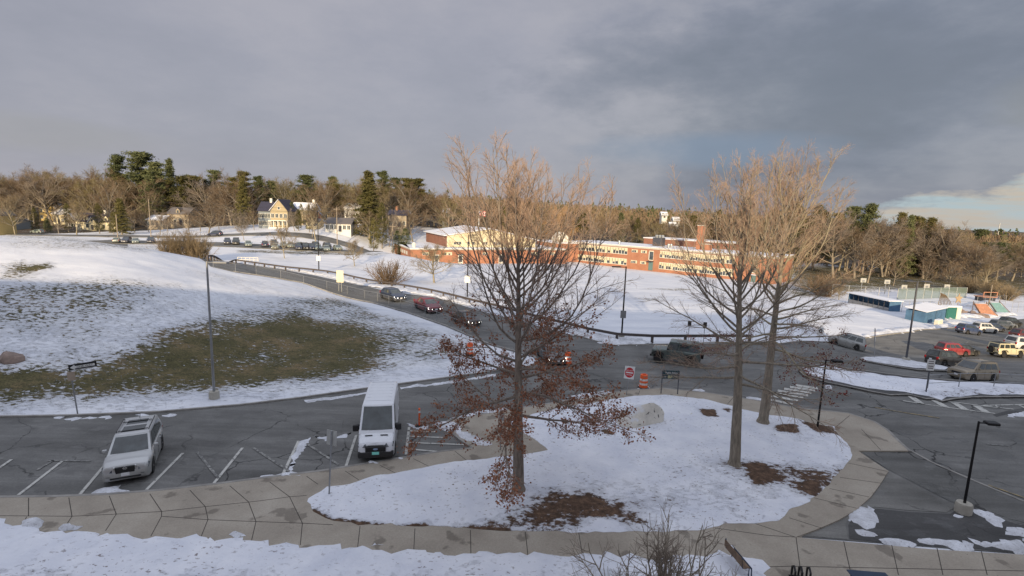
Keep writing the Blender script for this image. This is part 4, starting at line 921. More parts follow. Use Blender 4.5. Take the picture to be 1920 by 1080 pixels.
# do not enter
t_ = post_sign('red and white do not enter sign beside the orange drum', (1174,744), 2.35, yaw=-8, lean=.06)
t_.scale = (.82,1,.92)
MB().box(-.4, .4, -.06, -.045, 1.40, 2.35).build('sign_panel', MT['white'], t_)
d = MB(); V = [(.36*math.cos(a), -.066, 1.875+.38*math.sin(a)) for a in np.linspace(0, 2*math.pi, 28, endpoint=False)]; V2 = [(x,-.058,z) for x,_,z in V]
d.add(V+V2, [tuple(range(28))]+[(i,(i+1)%28,(i+1)%28+28,i+28) for i in range(28)]); d.build('disc', MT['redp'], t_)
MB().box(-.29, .29, -.072, -.067, 1.83, 1.92).build('bar', MT['white'], t_)
text_mesh('lettering', 'DO NOT', .15, MT['white'], t_, (0,-.072,2.03), RX); text_mesh('lettering', 'ENTER', .15, MT['white'], t_, (0,-.072,1.70), RX)
# wayfinding board
p = G(1239,741); q = G(1270,742); yaw = math.atan2(q[1]-p[1], q[0]-p[0]); wd = float(np.hypot(*(q-p)[:2]))
t_ = thing('direction_board', 'dark green direction board with white and yellow lettering on two posts', 'sign', p, yaw)
for x in (0, wd): MB().tube([(x,0,-.2),(x,0,1.78)], .035, 6).build('post', MT['polemetal'], t_)
MB().box(.04, wd-.02, -.03, .03, 1.20, 1.78, bev=.01).build('sign_panel', M('boardgreen', (.02,.05,.06), .5), t_)
MB().box(.05, wd-.03, -.036, -.031, 1.475, 1.487).build('divider', MT['alu'], t_)
text_mesh('lettering', 'Public Entry', .17, MT['white'], t_, (wd*.52,-.034,1.62), RX)
MB().prism([(.12,1.33),(.2,1.40),(.2,1.355),(.3,1.355),(.3,1.305),(.2,1.305),(.2,1.26)], -.038, -.031).build('arrow', MT['white'], t_)
MB().box(.38, .62, -.038, -.031, 1.25, 1.42).build('symbol', M('ylw', (.6,.58,.3), .5), t_)
text_mesh('lettering', 'Parking', .15, MT['ylw'], t_, (wd*.74,-.034,1.34), RX)
# white board by the fence
t_ = thing('notice_board', 'pale blank board on twin legs beside the chain-link fence', 'sign', G(638,547), math.radians(-6))
for x in (-.18, .18): MB().tube([(x*1.2,0,-.2),(x,0,1.4)], .04, 6).build('leg', MT['alu'], t_)
MB().box(-.5, .5, -.04, .0, 1.3, 2.95, bev=.01).build('sign_panel', M('paleboard', (.75,.70,.5), .6, var=.04), t_)
MB().box(-.012, .012, -.05, -.04, 1.35, 2.9).build('seam', MT['alu'], t_)
# right signs
t_ = post_sign('white speed notice on a thin post at the near edge of the junction', (1529,690), 3.6, yaw=8, r=.025); MB().box(-.28,.28,-.06,-.045,2.85,3.5).build('sign_panel', MT['white'], t_); MB().lathe([(.17,-.066),(.17,-.061)],'y',(0,0,3.2),n=18).build('symbol', MT['black'], t_)
MB().box(-.05,.05,-.072,-.067,3.12,3.3).build('bar', MT['white'], t_)
t_ = post_sign('red and white sign seen edge-on leaning over the small traffic island', (1639,676), 3.0, yaw=62, lean=0, r=.03); t_.rotation_euler = (-.1,.22,math.radians(52))
MB().box(-.32,.32,-.06,-.045,1.75,3.0).build('sign_panel', MT['white'], t_); MB().lathe([(.24,-.068),(.24,-.061)],'y',(0,0,2.5),n=18).build('symbol', MT['redp'], t_)
t_ = post_sign('white parking sign on a blue post beside the tan SUV', (1735,742), 2.7, yaw=-12, mt='polemetal', r=.045)
MB().box(-.24,.24,-.075,-.055,1.9,2.7).build('sign_panel', MT['white'], t_)
for k, z in enumerate((2.55,2.4,2.2,2.05)): MB().box(-.16,.16,-.082,-.076,z,z+.05).build('lettering', M('dark_lettering', (.08,.05,.08), .6), t_)
for i, (x, y, tp) in enumerate(((1290,638,612),(1318,650,606))):
    t_ = post_sign(('dark little sign on a post behind the guard rail, left of a taller one', 'dark sign on a taller post in front of the guard rail')[i], (x,y), 2.0+i*.4, mt='blackpole', r=.025); MB().box(-.18,.18,-.05,-.035,1.45+i*.35,2.0+i*.4).build('sign_panel', MT['darktrim'], t_)
# drums
def drum(label, px, sc=1.):
    p = G(*px); t_ = thing('traffic_drum', label, 'traffic drum', p+np.array([0,0,.06]))
    m_ = MB(); z = .08; rr_ = .30
    prof = [(.30,.08)]; bands = [(0,.08,.27),(1,.27,.42),(0,.42,.57),(1,.57,.72),(0,.72,.9),(0,.9,.98)]
    for mi, a, b_ in bands: m_.lathe([(.305-a*.07+(.01 if mi == 0 else 0), a), (.305-b_*.07+(.01 if mi == 0 else 0), b_)], 'z', n=20, mi=mi)
    m_.box(-.12,.12,-.02,.02,.96,1.06,mi=0); m_.build('barrel', [MT['orange'], MT['white']], t_, smooth=40)
    MB().lathe([(.40,0),(.40,.06),(.33,.09)], 'z', n=20).build('base', MT['tyre'], t_); t_.scale = (sc,)*3; return t_
drum('orange and white drum standing in snow beside the do not enter sign', (1206,729)); drum('orange and white drum at the snowy tip of the mound, left of the oak', (881,666)); drum('orange and white drum behind the oak beside the dark car', (1064,684))
t_ = thing('delineator_post', 'orange delineator post with a reflective band by the hatched bay', 'delineator', G(786,802)+np.array([0,0,.06]))
MB().tube([(0,0,.05),(0,0,1.08)], .05, 10).build('post', MT['orange'], t_); MB().lathe([(.055,.82),(.055,.95)],'z',n=12).build('band', MT['white'], t_); MB().lathe([(.22,0),(.22,.05),(.08,.09)],'z',n=16).build('base', MT['tyre'], t_)
# boulders
def boulder(name, label, c, size, seed, mt, rz=0):
    import bmesh
    bm = bmesh.new(); bmesh.ops.create_icosphere(bm, subdivisions=4, radius=1); r = random.Random(seed)
    pl = [(Vector((r.gauss(0,1), r.gauss(0,1), r.gauss(.3,.8))).normalized(), r.uniform(.62,.92)) for _ in range(13)]
    from mathutils import noise as mn
    for v in bm.verts:
        d = v.co.normalized(); k = min([h/max(d.dot(n), 1e-3) for n, h in pl if d.dot(n) > .05]+[1.0]); v.co = d*k*(1+.04*mn.noise(d*4+Vector((seed,0,0))))
        v.co = Vector((v.co.x*size[0], v.co.y*size[1], max(-.15, v.co.z)*size[2]))
    me = bpy.data.meshes.new(name); bm.to_mesh(me); bm.free(); me.materials.append(mt); me.polygons.foreach_set('use_smooth', [True]*len(me.polygons)); me.set_sharp_from_angle(angle=math.radians(28))
    o = bpy.data.objects.new(name, me); COL.objects.link(o); o.location = tuple(map(float, c)); o.rotation_euler = (0,0,rz); return setp(o, label, 'boulder')
m, t, b = mat_base('rock_pale', .85, 0, .2); co = t.n('ShaderNodeTexCoord').outputs['Object']
c = t.ramp(t.noise(co, 1.6, 7, .65), [(.3,(.55,.53,.47)),(.5,(.7,.67,.6)),(.7,(.78,.75,.68))]); c = t.mix(t.ramp(t.noise(co, 5, 4), [(.62,0),(.68,1)]), c, (.06,.055,.055)); t.l(c, b.inputs['Base Color']); t.l(t.bump(t.noise(co, 7, 6), .6, .05), b.inputs['Normal']); MT['rock_pale'] = m
ge = t.n('ShaderNodeNewGeometry'); sz = t.n('ShaderNodeSeparateXYZ'); t.l(ge.outputs['Normal'], sz.inputs[0]); sn_ = t.ramp(t.math('ADD', sz.outputs['Z'], t.math('MULTIPLY', t.math('SUBTRACT', t.noise(co, 2, 5), .5), .8)), [(.52, 0), (.68, 1)]); t.l(t.mix(sn_, c, SNOWC), b.inputs['Base Color'])
M('rock_brown', (.25,.19,.16), .9, var=.35, scale=3, bump=.5)
boulder('boulder', 'large pale boulder in the middle of the planted bed', G(1203,792,.1)+np.array([0,0,-.05]), (1.65,1.0,1.45), 3, MT['rock_pale'], .5)
CAPB = 1
boulder('boulder', 'low pale rock half under snow right of the large boulder', G(1286,776,.1)+np.array([0,0,-.12]), (.65,.45,.42), 5, MT['rock_pale'], .2)
boulder('boulder', 'rounded brown boulder low on the left side of the mound', G(22,674)+np.array([0,0,-.1]), (.95,.7,.75), 8, MT['rock_brown'], .2)
# bench, rack and table at the bottom edge
t_ = thing('bench', 'slatted bench with dark blue frame at the right end of the snow verge', 'bench', G(1402,1088,.14)+np.array([0,0,.10]), math.radians(97))
M('bluesteel', (.03,.05,.09), .4, metal=.3)
t_.scale = (.85,.6,.8)
MB().box(-.0, 1.3, -.06, .36, .40, .45, bev=.01).build('seat', MT['wood'], t_)
MB().box(-.0, 1.3, .40, .44, .50, .82, bev=.01).build('backrest', MT['wood'], t_)
for x in (0.04, 1.24): MB().tube([(x,-.05,0),(x,-.05,.42),(x,.36,.42),(x,.42,.88)], .03, 6).build('leg', MT['bluesteel'], t_)
MB().tube([(-.06,-.1,.40),(-.06,-.14,.0)], .03, 6).build('leg', MT['bluesteel'], t_)
MB().tube([(-.05,-.1,.43),(1.35,-.1,.43)], .045, 6).build('edge_rail', MT['bluesteel'], t_)
MB().box(1.1, 1.34, -.05, .4, .455, .52, bev=.03).build('snow_cap', MT['snow'], t_, smooth=True)
t_ = thing('bicycle_rack', 'black looped bicycle rack just showing at the bottom edge of the walk', 'bicycle rack', G(1502,1094,.13)+np.array([0,0,.1]), math.radians(-6))
for x in (-.22, 0.0, .26):
    MB().tube([(x,0,0),(x,0,.30),(x,.12,.42),(x+.02,.28,.30),(x+.02,.28,0)], .035, 8).build('loop', MT['black'], t_)
MB().tube([(-.35,.14,.05),(.45,.14,.05)], .03, 6).build('rail', MT['black'], t_)
t_ = thing('picnic_table', 'navy steel table at the bottom edge, right of the bicycle rack', 'table', G(1646,1132,.13)+np.array([0,0,.1]), math.radians(-4))
MB().box(-.62,.62,0,.75,.44,.48,bev=.015).build('tabletop', MT['bluesteel'], t_)
for x in (-.5,.5):
    MB().tube([(x,.1,0),(x,.1,.45)], .03, 6).build('leg', MT['bluesteel'], t_); MB().tube([(x,.65,0),(x,.65,.45)], .03, 6).build('leg', MT['bluesteel'], t_)
# ---------------------------------------------------------------- fences and rails
def along(path, step):
    p = np.asarray(path)[:, :2]; out = []; d = 0; nxt = 0
    for a, b_ in zip(p, p[1:]):
        L = np.linalg.norm(b_-a)
        while nxt <= d+L: out.append(a+(b_-a)*(nxt-d)/L); nxt += step
        d += L
    return np.array(out)
m, t, b = mat_base('chainlink', .5, .6, .4); b.inputs['Base Color'].default_value = (.35,.36,.36,1)
tr = t.n('ShaderNodeBsdfTransparent'); mx = t.n('ShaderNodeMixShader', x0=.05); t.l(tr.outputs[0], mx.inputs[1]); t.l(b.outputs[0], mx.inputs[2]); t.l(mx.outputs[0], m.node_tree.nodes['Material Output'].inputs['Surface']); MT['chainlink'] = m
m, t, b = mat_base('windscreen_green', .8); b.inputs['Base Color'].default_value = (.17,.22,.19,1)
tr = t.n('ShaderNodeBsdfTransparent'); mx = t.n('ShaderNodeMixShader', x0=.62); t.l(tr.outputs[0], mx.inputs[1]); t.l(b.outputs[0], mx.inputs[2]); t.l(mx.outputs[0], m.node_tree.nodes['Material Output'].inputs['Surface']); MT['screen_green'] = m
def chain_fence(label, path, h, step, name='chain_link_fence', cat='fence', meshm='chainlink', post='greysteel', pr=.035, mid=False):
    pts = along(path, step); z = TT(pts); o0 = np.array([*pts[0], z[0]]); t_ = thing(name, label, cat, o0)
    for p_, zz in zip(pts, z): MB().tube([(p_[0]-o0[0], p_[1]-o0[1], zz-o0[2]-.2), (p_[0]-o0[0], p_[1]-o0[1], zz-o0[2]+h)], pr, 5).build('post', MT[post], t_)
    r_ = MB(); ml = MB()
    for i in range(len(pts)-1):
        a = (pts[i][0]-o0[0], pts[i][1]-o0[1], z[i]-o0[2]); c = (pts[i+1][0]-o0[0], pts[i+1][1]-o0[1], z[i+1]-o0[2])
        for hh in ([h-.03, h*.5] if mid else [h-.03]): r_.tube([(a[0],a[1],a[2]+hh),(c[0],c[1],c[2]+hh)], pr*.7, 4)
        ml.quad((a[0],a[1],a[2]+.05),(c[0],c[1],c[2]+.05),(c[0],c[1],c[2]+h-.05),(a[0],a[1],a[2]+h-.05))
    r_.build('rail', MT[post], t_)
    if meshm: ml.build('mesh', MT[meshm], t_)
    return t_
fpath = gp([(400,502),(438,512),(460,513),(480,515),(502,519),(524,523),(562,532),(604,541),(640,549),(695,562),(735,574),(790,592),(835,611),(880,630),(917,647)])
chain_fence('waist-high chain-link fence running down the crest of the snowy mound beside the drive', fpath, 1.2, 2.9)
def guard_rail(label, path, step=3.4, h=.85):
    pts = along(path, step); z = TT(pts); o0 = np.array([*pts[0], z[0]]); t_ = thing('guard_rail', label, 'guard rail', o0)
    for p_, zz in zip(pts, z): MB().box(p_[0]-o0[0]-.11, p_[0]-o0[0]+.11, p_[1]-o0[1]-.11, p_[1]-o0[1]+.11, zz-o0[2]-.3, zz-o0[2]+h-.05).build('post', MT['darkwood'], t_)
    r_ = MB(); L = []
    for i in range(len(pts)-1):
        a = np.array([*(pts[i]-o0[:2]), z[i]-o0[2]+h]); c = np.array([*(pts[i+1]-o0[:2]), z[i+1]-o0[2]+h]); d = c-a; d /= np.linalg.norm(d); nn = np.array([-d[1], d[0], 0])*.09
        up_ = np.array([0,0,.24]); a = a-d*.05; c = c+d*.05
        r_.add([tuple(v) for v in (a-nn-up_, c-nn-up_, c+nn-up_, a+nn-up_, a-nn, c-nn, c+nn, a+nn)], [(3,2,1,0),(4,5,6,7),(0,1,5,4),(1,2,6,5),(2,3,7,6),(3,0,4,7)])
    r_.build('rail', MT['darkwood'], t_); return t_
guard_rail('dark timber guard rail following the drive down and round the junction', gp([(390,490),(438,493),(532,507),(637,520),(720,537),(811,553),(895,575),(928,582),(995,602),(1076,622),(1134,638),(1180,642),(1240,644),(1310,643),(1390,643),(1450,643)]))
chain_fence('low rail fence along the rough snow beside the traffic island', gp([(1738,735),(1790,732),(1843,731),(1885,733),(1930,736),(2050,742)]), 1.35, 2.9, name='rail_fence', meshm=None, pr=.03, mid=True)
# ---------------------------------------------------------------- utility poles, flagpole
def util(label, px, dep, top_y, cross=True, r=.15):
    p = W(*px, dep); h = float(D(px[0], top_y, dep)[2]-p[2]); t_ = thing('utility_pole', label, 'utility pole', p, group='wooden poles along the street')
    MB().tube([(0,0,-.5),(0,0,h)], [r, r*.7], 7).build('pole', MT['woodpole'], t_)
    if cross: MB().box(-1.1,1.1,-.06,.06,h-.8,h-.65).build('crossarm', MT['woodpole'], t_)
    return p+np.array([0,0,h-.6])
ends = [util('wooden pole left of the tan bush, tallest at the left', (283,440), 172, 374, False), util('wooden pole left of the big spruce', (632,437), 168, 388), util('short wooden pole in front of the pale gabled house', (736,448), 165, 420),
        util('wooden pole rising behind the gym roof', (841,450), 200, 405, False), util('thin pole in front of the dark-roofed cottage', (221,448), 170, 402, False)]
t_ = thing('power_lines', 'thin wires strung between the wooden street poles', 'wires', ends[4]); r_ = []
seq = [ends[4], ends[0], ends[1], ends[2], ends[3]]
for a, c in zip(seq, seq[1:]):
    for dz in (0, -1.2):
        m_ = MB(); m_.tube([tuple(a+(c-a)*k/8-ends[4]+np.array([0,0,dz-.012*4*(k/8)*(1-k/8)*np.linalg.norm(c-a)*.6])) for k in range(9)], .03, 4); m_.build('wire', MT['darktrim'], t_)
p = W(897,452,178); h = float(D(897,393,178)[2]-p[2])
t_ = thing('flagpole', 'white flagpole with a striped flag behind the gym', 'flagpole', p)
MB().tube([(0,0,-1),(0,0,h)], .1, 7).build('pole', MT['white'], t_)
f_ = MB(); N = 12
for rr2 in range(7):
    V = []; z1 = h-.2-rr2*.26; z0_ = z1-.26
    for z in (z0_, z1): V += [(.1+2.3*i/N, .25*math.sin(i*.9), z-.35*(i/N)) for i in range(N+1)]
    f_.add(V, [(i,i+1,N+2+i,N+1+i) for i in range(N)], mi=rr2 % 2)
V = []
for z in (h-1.15, h-.18): V += [(.1+.95*i/4, .25*math.sin(i*.9*.41*N/4*.8)-.03, z-.35*(i*.41/4)) for i in range(5)]
f_.add(V, [(i,i+1,6+i,5+i) for i in range(4)], mi=2)
f_.build('flag', [M('flagred', (.5,.06,.05), .7), M('flagwhite', (.75,.72,.7), .7), M('flagblue', (.03,.04,.15), .7)], t_)
t_ = thing('mast', 'thin antenna mast above the far woods at the right', 'mast', W(1866,470,420))
MB().tube([(0,0,-2),(0,0,22)], [.35,.25], 5).build('pole', MT['greysteel'], t_)
for z in (14,17,20): MB().box(-.7,.7,-.1,.1,z,z+.25).build('crossarm', MT['greysteel'], t_)
# ================================================================ TREES
def segs_mesh(name, segs, mt, parent, n=3):
    """segs: (m,8) p0 r0 p1 r1 -> tapered n-sided prisms in one mesh"""
    S = np.asarray(segs, float); m_ = len(S); p0, r0, p1, r1 = S[:,0:3], S[:,3], S[:,4:7], S[:,7]
    d = p1-p0; d /= np.linalg.norm(d, axis=1)[:,None]+1e-9
    ref = np.where(np.abs(d[:,:1]) < .8, np.array([[1.,0,0]]), np.array([[0,1.,0]]))
    a = np.cross(d, ref); a /= np.linalg.norm(a, axis=1)[:,None]; b_ = np.cross(d, a)
    V = np.empty((m_, 2*n, 3))
    for k in range(n):
        t_ = 2*math.pi*k/n; o = a*math.cos(t_)+b_*math.sin(t_); V[:,k] = p0+o*r0[:,None]; V[:,n+k] = p1+o*r1[:,None]
    base = (np.arange(m_)*2*n)[:,None,None]
    q = np.array([[k, (k+1) % n, n+(k+1) % n, n+k] for k in range(n)])[None]
    return npmesh(name, V.reshape(-1,3), (base+q).reshape(-1,4), mt, parent, smooth=(n > 4))
def grow(r, p, d, L, rad, rend, steps, up, wob, out):
    """one curved limb; returns its joints"""
    pts = [np.array(p, float)]; d = np.array(d, float); d /= np.linalg.norm(d); st = L/steps
    for i in range(steps):
        d = d+np.array([r.gauss(0,wob), r.gauss(0,wob), r.gauss(0,wob)+up]); d /= np.linalg.norm(d)
        a = rad+(rend-rad)*i/steps; b_ = rad+(rend-rad)*(i+1)/steps; q = pts[-1]+d*st
        out.append((*pts[-1], a, *q, b_)); pts.append(q)
    return pts
def kids(r, pts, n, t0, ang, L0, L1, rad, rend, steps, up, wob, out, flat=0., store=None):
    m_ = len(pts)-1
    for k in range(n):
        t_ = t0+(1-t0)*(k+r.random())/n; i = min(m_-1, int(t_*m_)); f = t_*m_-i
        p = pts[i]*(1-f)+pts[i+1]*f; d = pts[i+1]-pts[i]; d /= np.linalg.norm(d)
        u = np.array([r.gauss(0,1), r.gauss(0,1), r.gauss(0,1)*(1-flat)]); u -= d*(u@d); u /= np.linalg.norm(u)+1e-9
        a = math.radians(ang+r.gauss(0,8)); nd = d*math.cos(a)+u*math.sin(a); L = (L0+(L1-L0)*t_)*r.uniform(.7,1.2)
        pp = grow(r, p, nd, L, rad*(1-.5*t_), rend, steps, up, wob, out)
        if store is not None: store.append(pp)
def big_tree(label, loc, seed, H, clear, lowR, topR, nprim, trunk_r, mats, leaves=None, vase=False, lean=(0,0), group=None, dens=1., droop=.0, name='bare_tree', cat='tree'):
    r = random.Random(seed); root = thing(name, label, cat, loc, 0, group)
    tr, b1, tw = [], [], []
    top = H*(.72 if vase else .80)
    tp = grow(r, (0,0,-.2), (lean[0], lean[1], 1), top, trunk_r, trunk_r*(.45 if vase else .12), 14, .03, .012, tr)
    tr.insert(0, (0,0,-.25,trunk_r*1.55,*(tp[0]*.6+tp[1]*.4),trunk_r*.99))
    prim = []
    n = nprim; cv = 0
    for k in range(n):
        t_ = (k+r.random()*.6)/n; hz = clear+(top-clear)*t_**.9; i = min(len(tp)-2, int(hz/top*14)); f = hz/top*14-i; f = min(1, max(0, f)); p = tp[i]*(1-f)+tp[i+1]*f
        az_ = k*2.399+r.gauss(0,.3)
        if t_ < .34: el = math.radians(-10-droop*12+(t_/.34)*(52+droop*12)); R_ = lowR*(1-.25*(t_/.34)); L = min(R_/max(.5, math.cos(el)), (H-hz)*.9)*r.uniform(.8,1.1)
        else:
            el = math.radians(30+38*(t_-.34)/.66+r.gauss(0,8)); L = (H*r.uniform(.80,1.0)-hz)*1.08; L = max(L, .8); cv = min(.22, .95/max(L/topR-.2, 1.)**.5*.16)
        d = (math.cos(az_)*math.cos(el), math.sin(az_)*math.cos(el), math.sin(el))
        r0 = trunk_r*(.22 if not vase else .42)*(1-.6*t_)+.010
        pp = grow(r, p, d, L, r0, .008, 11 if t_ > .34 else 9, (.04 if t_ < .34 else .15) if not droop or t_ > .25 else -.01, .075, b1); prim.append((pp, L, t_))
    sec = []
    for pp, L, t_ in prim:
        st = []; kids(r, pp, int((6+L*1.5)*dens), .15, 34, L*.42, L*.12, .022, .006, 5, .03, .08, b1, store=st); sec += [(s_, t_) for s_ in st]
    ter = []
    for s_, t_ in sec:
        st = []; Ls = np.linalg.norm(s_[-1]-s_[0]); kids(r, s_, int((4+Ls*4.5)*dens), .12, 36, .55, .25, .008, .0035, 3, .03, .1, tw, store=st); ter += [(x, t_) for x in st]
        kids(r, s_, int(2*dens)+1, .6, 25, .5, .3, .007, .0035, 2, .05, .08, tw)
    for s_, t_ in ter:
        if r.random() < .75*dens: kids(r, s_, 2, .2, 38, .25, .14, .005, .003, 1, .03, .1, tw)
    T0 = segs_mesh('trunk', tr, mats[0], root, 9); segs_mesh('branches', b1, mats[1], T0, 5); segs_mesh('twigs', tw, mats[2], root, 3)
    if leaves:
        mt, hmax, cnt = leaves; P = []
        for s_, t_ in ter:
            z = s_[1][2]; pr = cnt*max(0, 1-(z-clear)/(hmax-clear))**.8
            if 2.0 < z < hmax and r.random() < pr:
                for k in range(r.choice((5,7,9,12))):
                    q = s_[r.randrange(len(s_))]; P.append(q+np.array([r.gauss(0,.09), r.gauss(0,.09), r.gauss(0,.08)]))
        P = np.array(P); m_ = len(P); rs2 = np.random.RandomState(seed); a = rs2.randn(m_,3); a /= np.linalg.norm(a,axis=1)[:,None]; c = np.cross(a, rs2.randn(m_,3)); c /= np.linalg.norm(c,axis=1)[:,None]
        s1_ = rs2.uniform(.028,.065,m_)[:,None]; s2_ = s1_*rs2.uniform(.5,.9,m_)[:,None]
        V = np.stack([P-a*s1_, P-c*s2_, P+a*s1_, P+c*s2_], 1).reshape(-1,3); npmesh('leaves', V, np.arange(m_*4).reshape(-1,4), mt, root)
    return root
B, TB = MT['bark_oak'], MT['bark_grey']
p_ = G(972,921,.14); big_tree('oak with brown leaves low down, leftmost of three near trees', p_+np.array([0,0,.13]), 11, 14.5, 3.5, 5.2, 4.2, 50, .26, (B, B, MT['twig_red']), leaves=(MT['leaf_brown'], 8.6, 1.5), droop=.5, dens=1.1, lean=(-.02,-.01), name='oak_tree')
p_ = G(1377,873,.14); big_tree('tall bare tree with a straight trunk, middle of the three near trees', p_+np.array([0,0,.13]), 5, 14.8, 4.2, 5.0, 2.6, 44, .27, (TB, TB, MT['twig_red']), droop=.5, dens=.95, lean=(-.03,.0))
p_ = G(1430,793,.14); big_tree('tall bare tree with forking pale limbs, farthest right of the three near trees', p_+np.array([0,0,.13]), 29, 16.0, 4.6, 5.0, 3.3, 46, .29, (TB, MT['bark_pale'], MT['twig_red']), leaves=(MT['leaf_maroon'], 6.6, .35), vase=False, droop=.25, dens=1.0, lean=(.035,0))
p_ = D(1243,1000,11.5); sh_ = big_tree('small bare ornamental tree at the bottom edge', (p_[0], 10.6, .1), 31, 4.9, .7, 3.3, 3.0, 40, .08, (TB, TB, MT['twig_grey']), vase=False, dens=.62); sh_.scale = (1.3,1.3,1.)
# ---- far trees: a few kinds, copied
def bare_proto(name, seed, kind, twm, barkm='bark_grey'):
    """unit-height bare crown, drawn for the distance"""
    r = random.Random(seed); root = thing(name, 'x', 'tree'); tr, b1, tw = [], [], []
    Hh = 16.; spread = {'round': 1.0, 'tall': .62, 'wide': 1.3}[kind]
    tp = grow(r, (0,0,-.5), (r.gauss(0,.05), r.gauss(0,.05), 1), Hh*.62, .27, .10, 8, .02, .04, tr)
    for k in range(15 if kind != 'tall' else 12):
        t_ = (k+.5)/15; hz = Hh*(.22+.38*t_) if kind != 'tall' else Hh*(.35+.27*t_); i = min(7, int(hz/(Hh*.62)*8)); p = tp[i]
        az_ = k*2.4+r.gauss(0,.3); el = math.radians(22+48*t_+r.gauss(0,6)); L = (Hh-hz)*(.62+.25*t_)*r.uniform(.8,1.1)*(.75+.25*spread)
        d = (math.cos(az_)*math.cos(el)*spread, math.sin(az_)*math.cos(el)*spread, math.sin(el))
        pp = grow(r, p, d, L, .12, .03, 6, .06, .07, b1)
        st = []; kids(r, pp, 8, .2, 38, L*.42, L*.2, .045, .02, 4, .05, .1, b1, store=st)
        for s_ in st:
            st2 = []; kids(r, s_, 7, .1, 38, 1.5, .9, .03, .012, 2, .06, .12, tw, store=st2)
            for q in st2: kids(r, q, 3, .1, 40, .8, .5, .02, .008, 1, .06, .1, tw)
    T0 = segs_mesh('trunk', tr+b1, MT[barkm], root, 4); segs_mesh('crown', tw, MT[twm], root, 3); root['_h'] = Hh; return root
def pine_proto(name, seed, kind, mt='needle'):
    r = random.Random(seed); rs2 = np.random.RandomState(seed); root = thing(name, 'x', 'tree'); tr = []; C_ = []
    Hh = 18.; tp = grow(r, (0,0,-.5), (0,0,1), Hh*.97, .30, .05, 10, .02, .015, tr); br = []
    if kind == 'pine':      # open, irregular, layered plumes
        for k in range(34):
            t_ = r.uniform(.30,1)**.9; z = Hh*t_*.97; az_ = r.uniform(0,6.28); L = (1-t_)**.55*3.9*r.uniform(.45,1.15)+.5; el = r.uniform(.0,.5)
            pp = grow(r, (0,0,z), (math.cos(az_)*math.cos(el), math.sin(az_)*math.cos(el), math.sin(el)), L, .07, .02, 4, .02, .06, br)
            for q in pp[1:]:
                for j in range(4): C_.append((q+np.array([r.gauss(0,.4), r.gauss(0,.4), r.gauss(.12,.16)]), .62, .30))
    elif kind == 'spruce':
        for k in range(70):
            t_ = .08+.92*k/70; z = Hh*t_*.99; az_ = k*2.4; L = (1-t_)**.85*3.5*r.uniform(.75,1.1)+.25
            pp = grow(r, (0,0,z), (math.cos(az_), math.sin(az_), -.12), L, .05, .02, 4, .0, .03, br)
            for q in pp[1:]:
                for j in range(2): C_.append((q+np.array([r.gauss(0,.22), r.gauss(0,.22), r.gauss(-.08,.14)]), .45, .28))
    else:                   # rounded cedar
        for k in range(230):
            t_ = r.random(); z = Hh*(.12+.86*t_); R_ = 3.6*math.sin(math.pi*min(1, (t_*.88+.12)))**.6*(1.05-.45*t_); a = r.uniform(0,6.28); rr2 = R_*r.uniform(.5,1.0)
            C_.append((np.array([math.cos(a)*rr2, math.sin(a)*rr2, z]), .62, .5))
    segs_mesh('trunk', tr+br, MT['bark_grey'], root, 4)
    V = []
    for c, R_, Rz in C_:
        m_ = 16; P = c+rs2.randn(m_,3)*np.array([R_, R_, Rz])*.62; a = rs2.randn(m_,3)*np.array([1,1,.6]); a /= np.linalg.norm(a,axis=1)[:,None]; b_ = np.cross(a, rs2.randn(m_,3)); b_ /= np.linalg.norm(b_,axis=1)[:,None]
        V.append(np.stack([P-a*.30, P-b_*.09, P+a*.30, P+b_*.09], 1).reshape(-1,3))
    V = np.concatenate(V); npmesh('crown', V, np.arange(len(V)).reshape(-1,4), MT[mt], root); root['_h'] = Hh; return root
def shrub_proto(name, seed, twm, Hh=3., R_=2.):
    r = random.Random(seed); root = thing(name, 'x', 'shrub'); tw = []
    for k in range(70):
        a = r.uniform(0,6.28); sp_ = r.uniform(.1,1.1); pp = grow(r, (math.cos(a)*R_*.3*sp_, math.sin(a)*R_*.3*sp_, 0), (math.cos(a)*sp_, math.sin(a)*sp_, 1.2), Hh*r.uniform(.6,1), .04, .015, 5, .02, .12, tw)
        st = []; kids(r, pp, 8, .2, 35, .9, .6, .02, .01, 2, .06, .12, tw, store=st)
        for q in st: kids(r, q, 2, .2, 40, .45, .3, .012, .006, 1, .05, .1, tw)
    segs_mesh('stems', tw, MT[twm], root, 3); root['_h'] = Hh; return root
PRO = {'r1': bare_proto('bare_tree', 1, 'round', 'twig_brown'), 'r2': bare_proto('bare_tree', 2, 'round', 'twig_tan', 'bark_pale'), 'w1': bare_proto('bare_tree', 3, 'wide', 'twig_brown'), 't1': bare_proto('bare_tree', 4, 'tall', 'twig_brown'),
       't2': bare_proto('bare_tree', 5, 'tall', 'twig_tan', 'bark_pale'), 'o1': bare_proto('bare_tree', 6, 'wide', 'twig_olive'), 'g1': bare_proto('bare_tree', 8, 'round', 'twig_grey'), 'k1': bare_proto('bare_tree', 9, 'round', 'leaf_tan'),
       'p1': pine_proto('pine_tree', 1, 'pine'), 'p2': pine_proto('pine_tree', 2, 'pine'), 'p3': pine_proto('pine_tree', 7, 'pine', 'needle_olive'), 's1': pine_proto('spruce_tree', 3, 'spruce'), 's2': pine_proto('spruce_tree', 6, 'spruce', 'needle_olive'),
       'c1': pine_proto('cedar_tree', 4, 'cedar', 'needle_olive'), 'c2': pine_proto('cedar_tree', 5, 'cedar'), 'b1': shrub_proto('bush', 1, 'twig_tan'), 'b2': shrub_proto('bush', 2, 'twig_brown')}
USED = set()
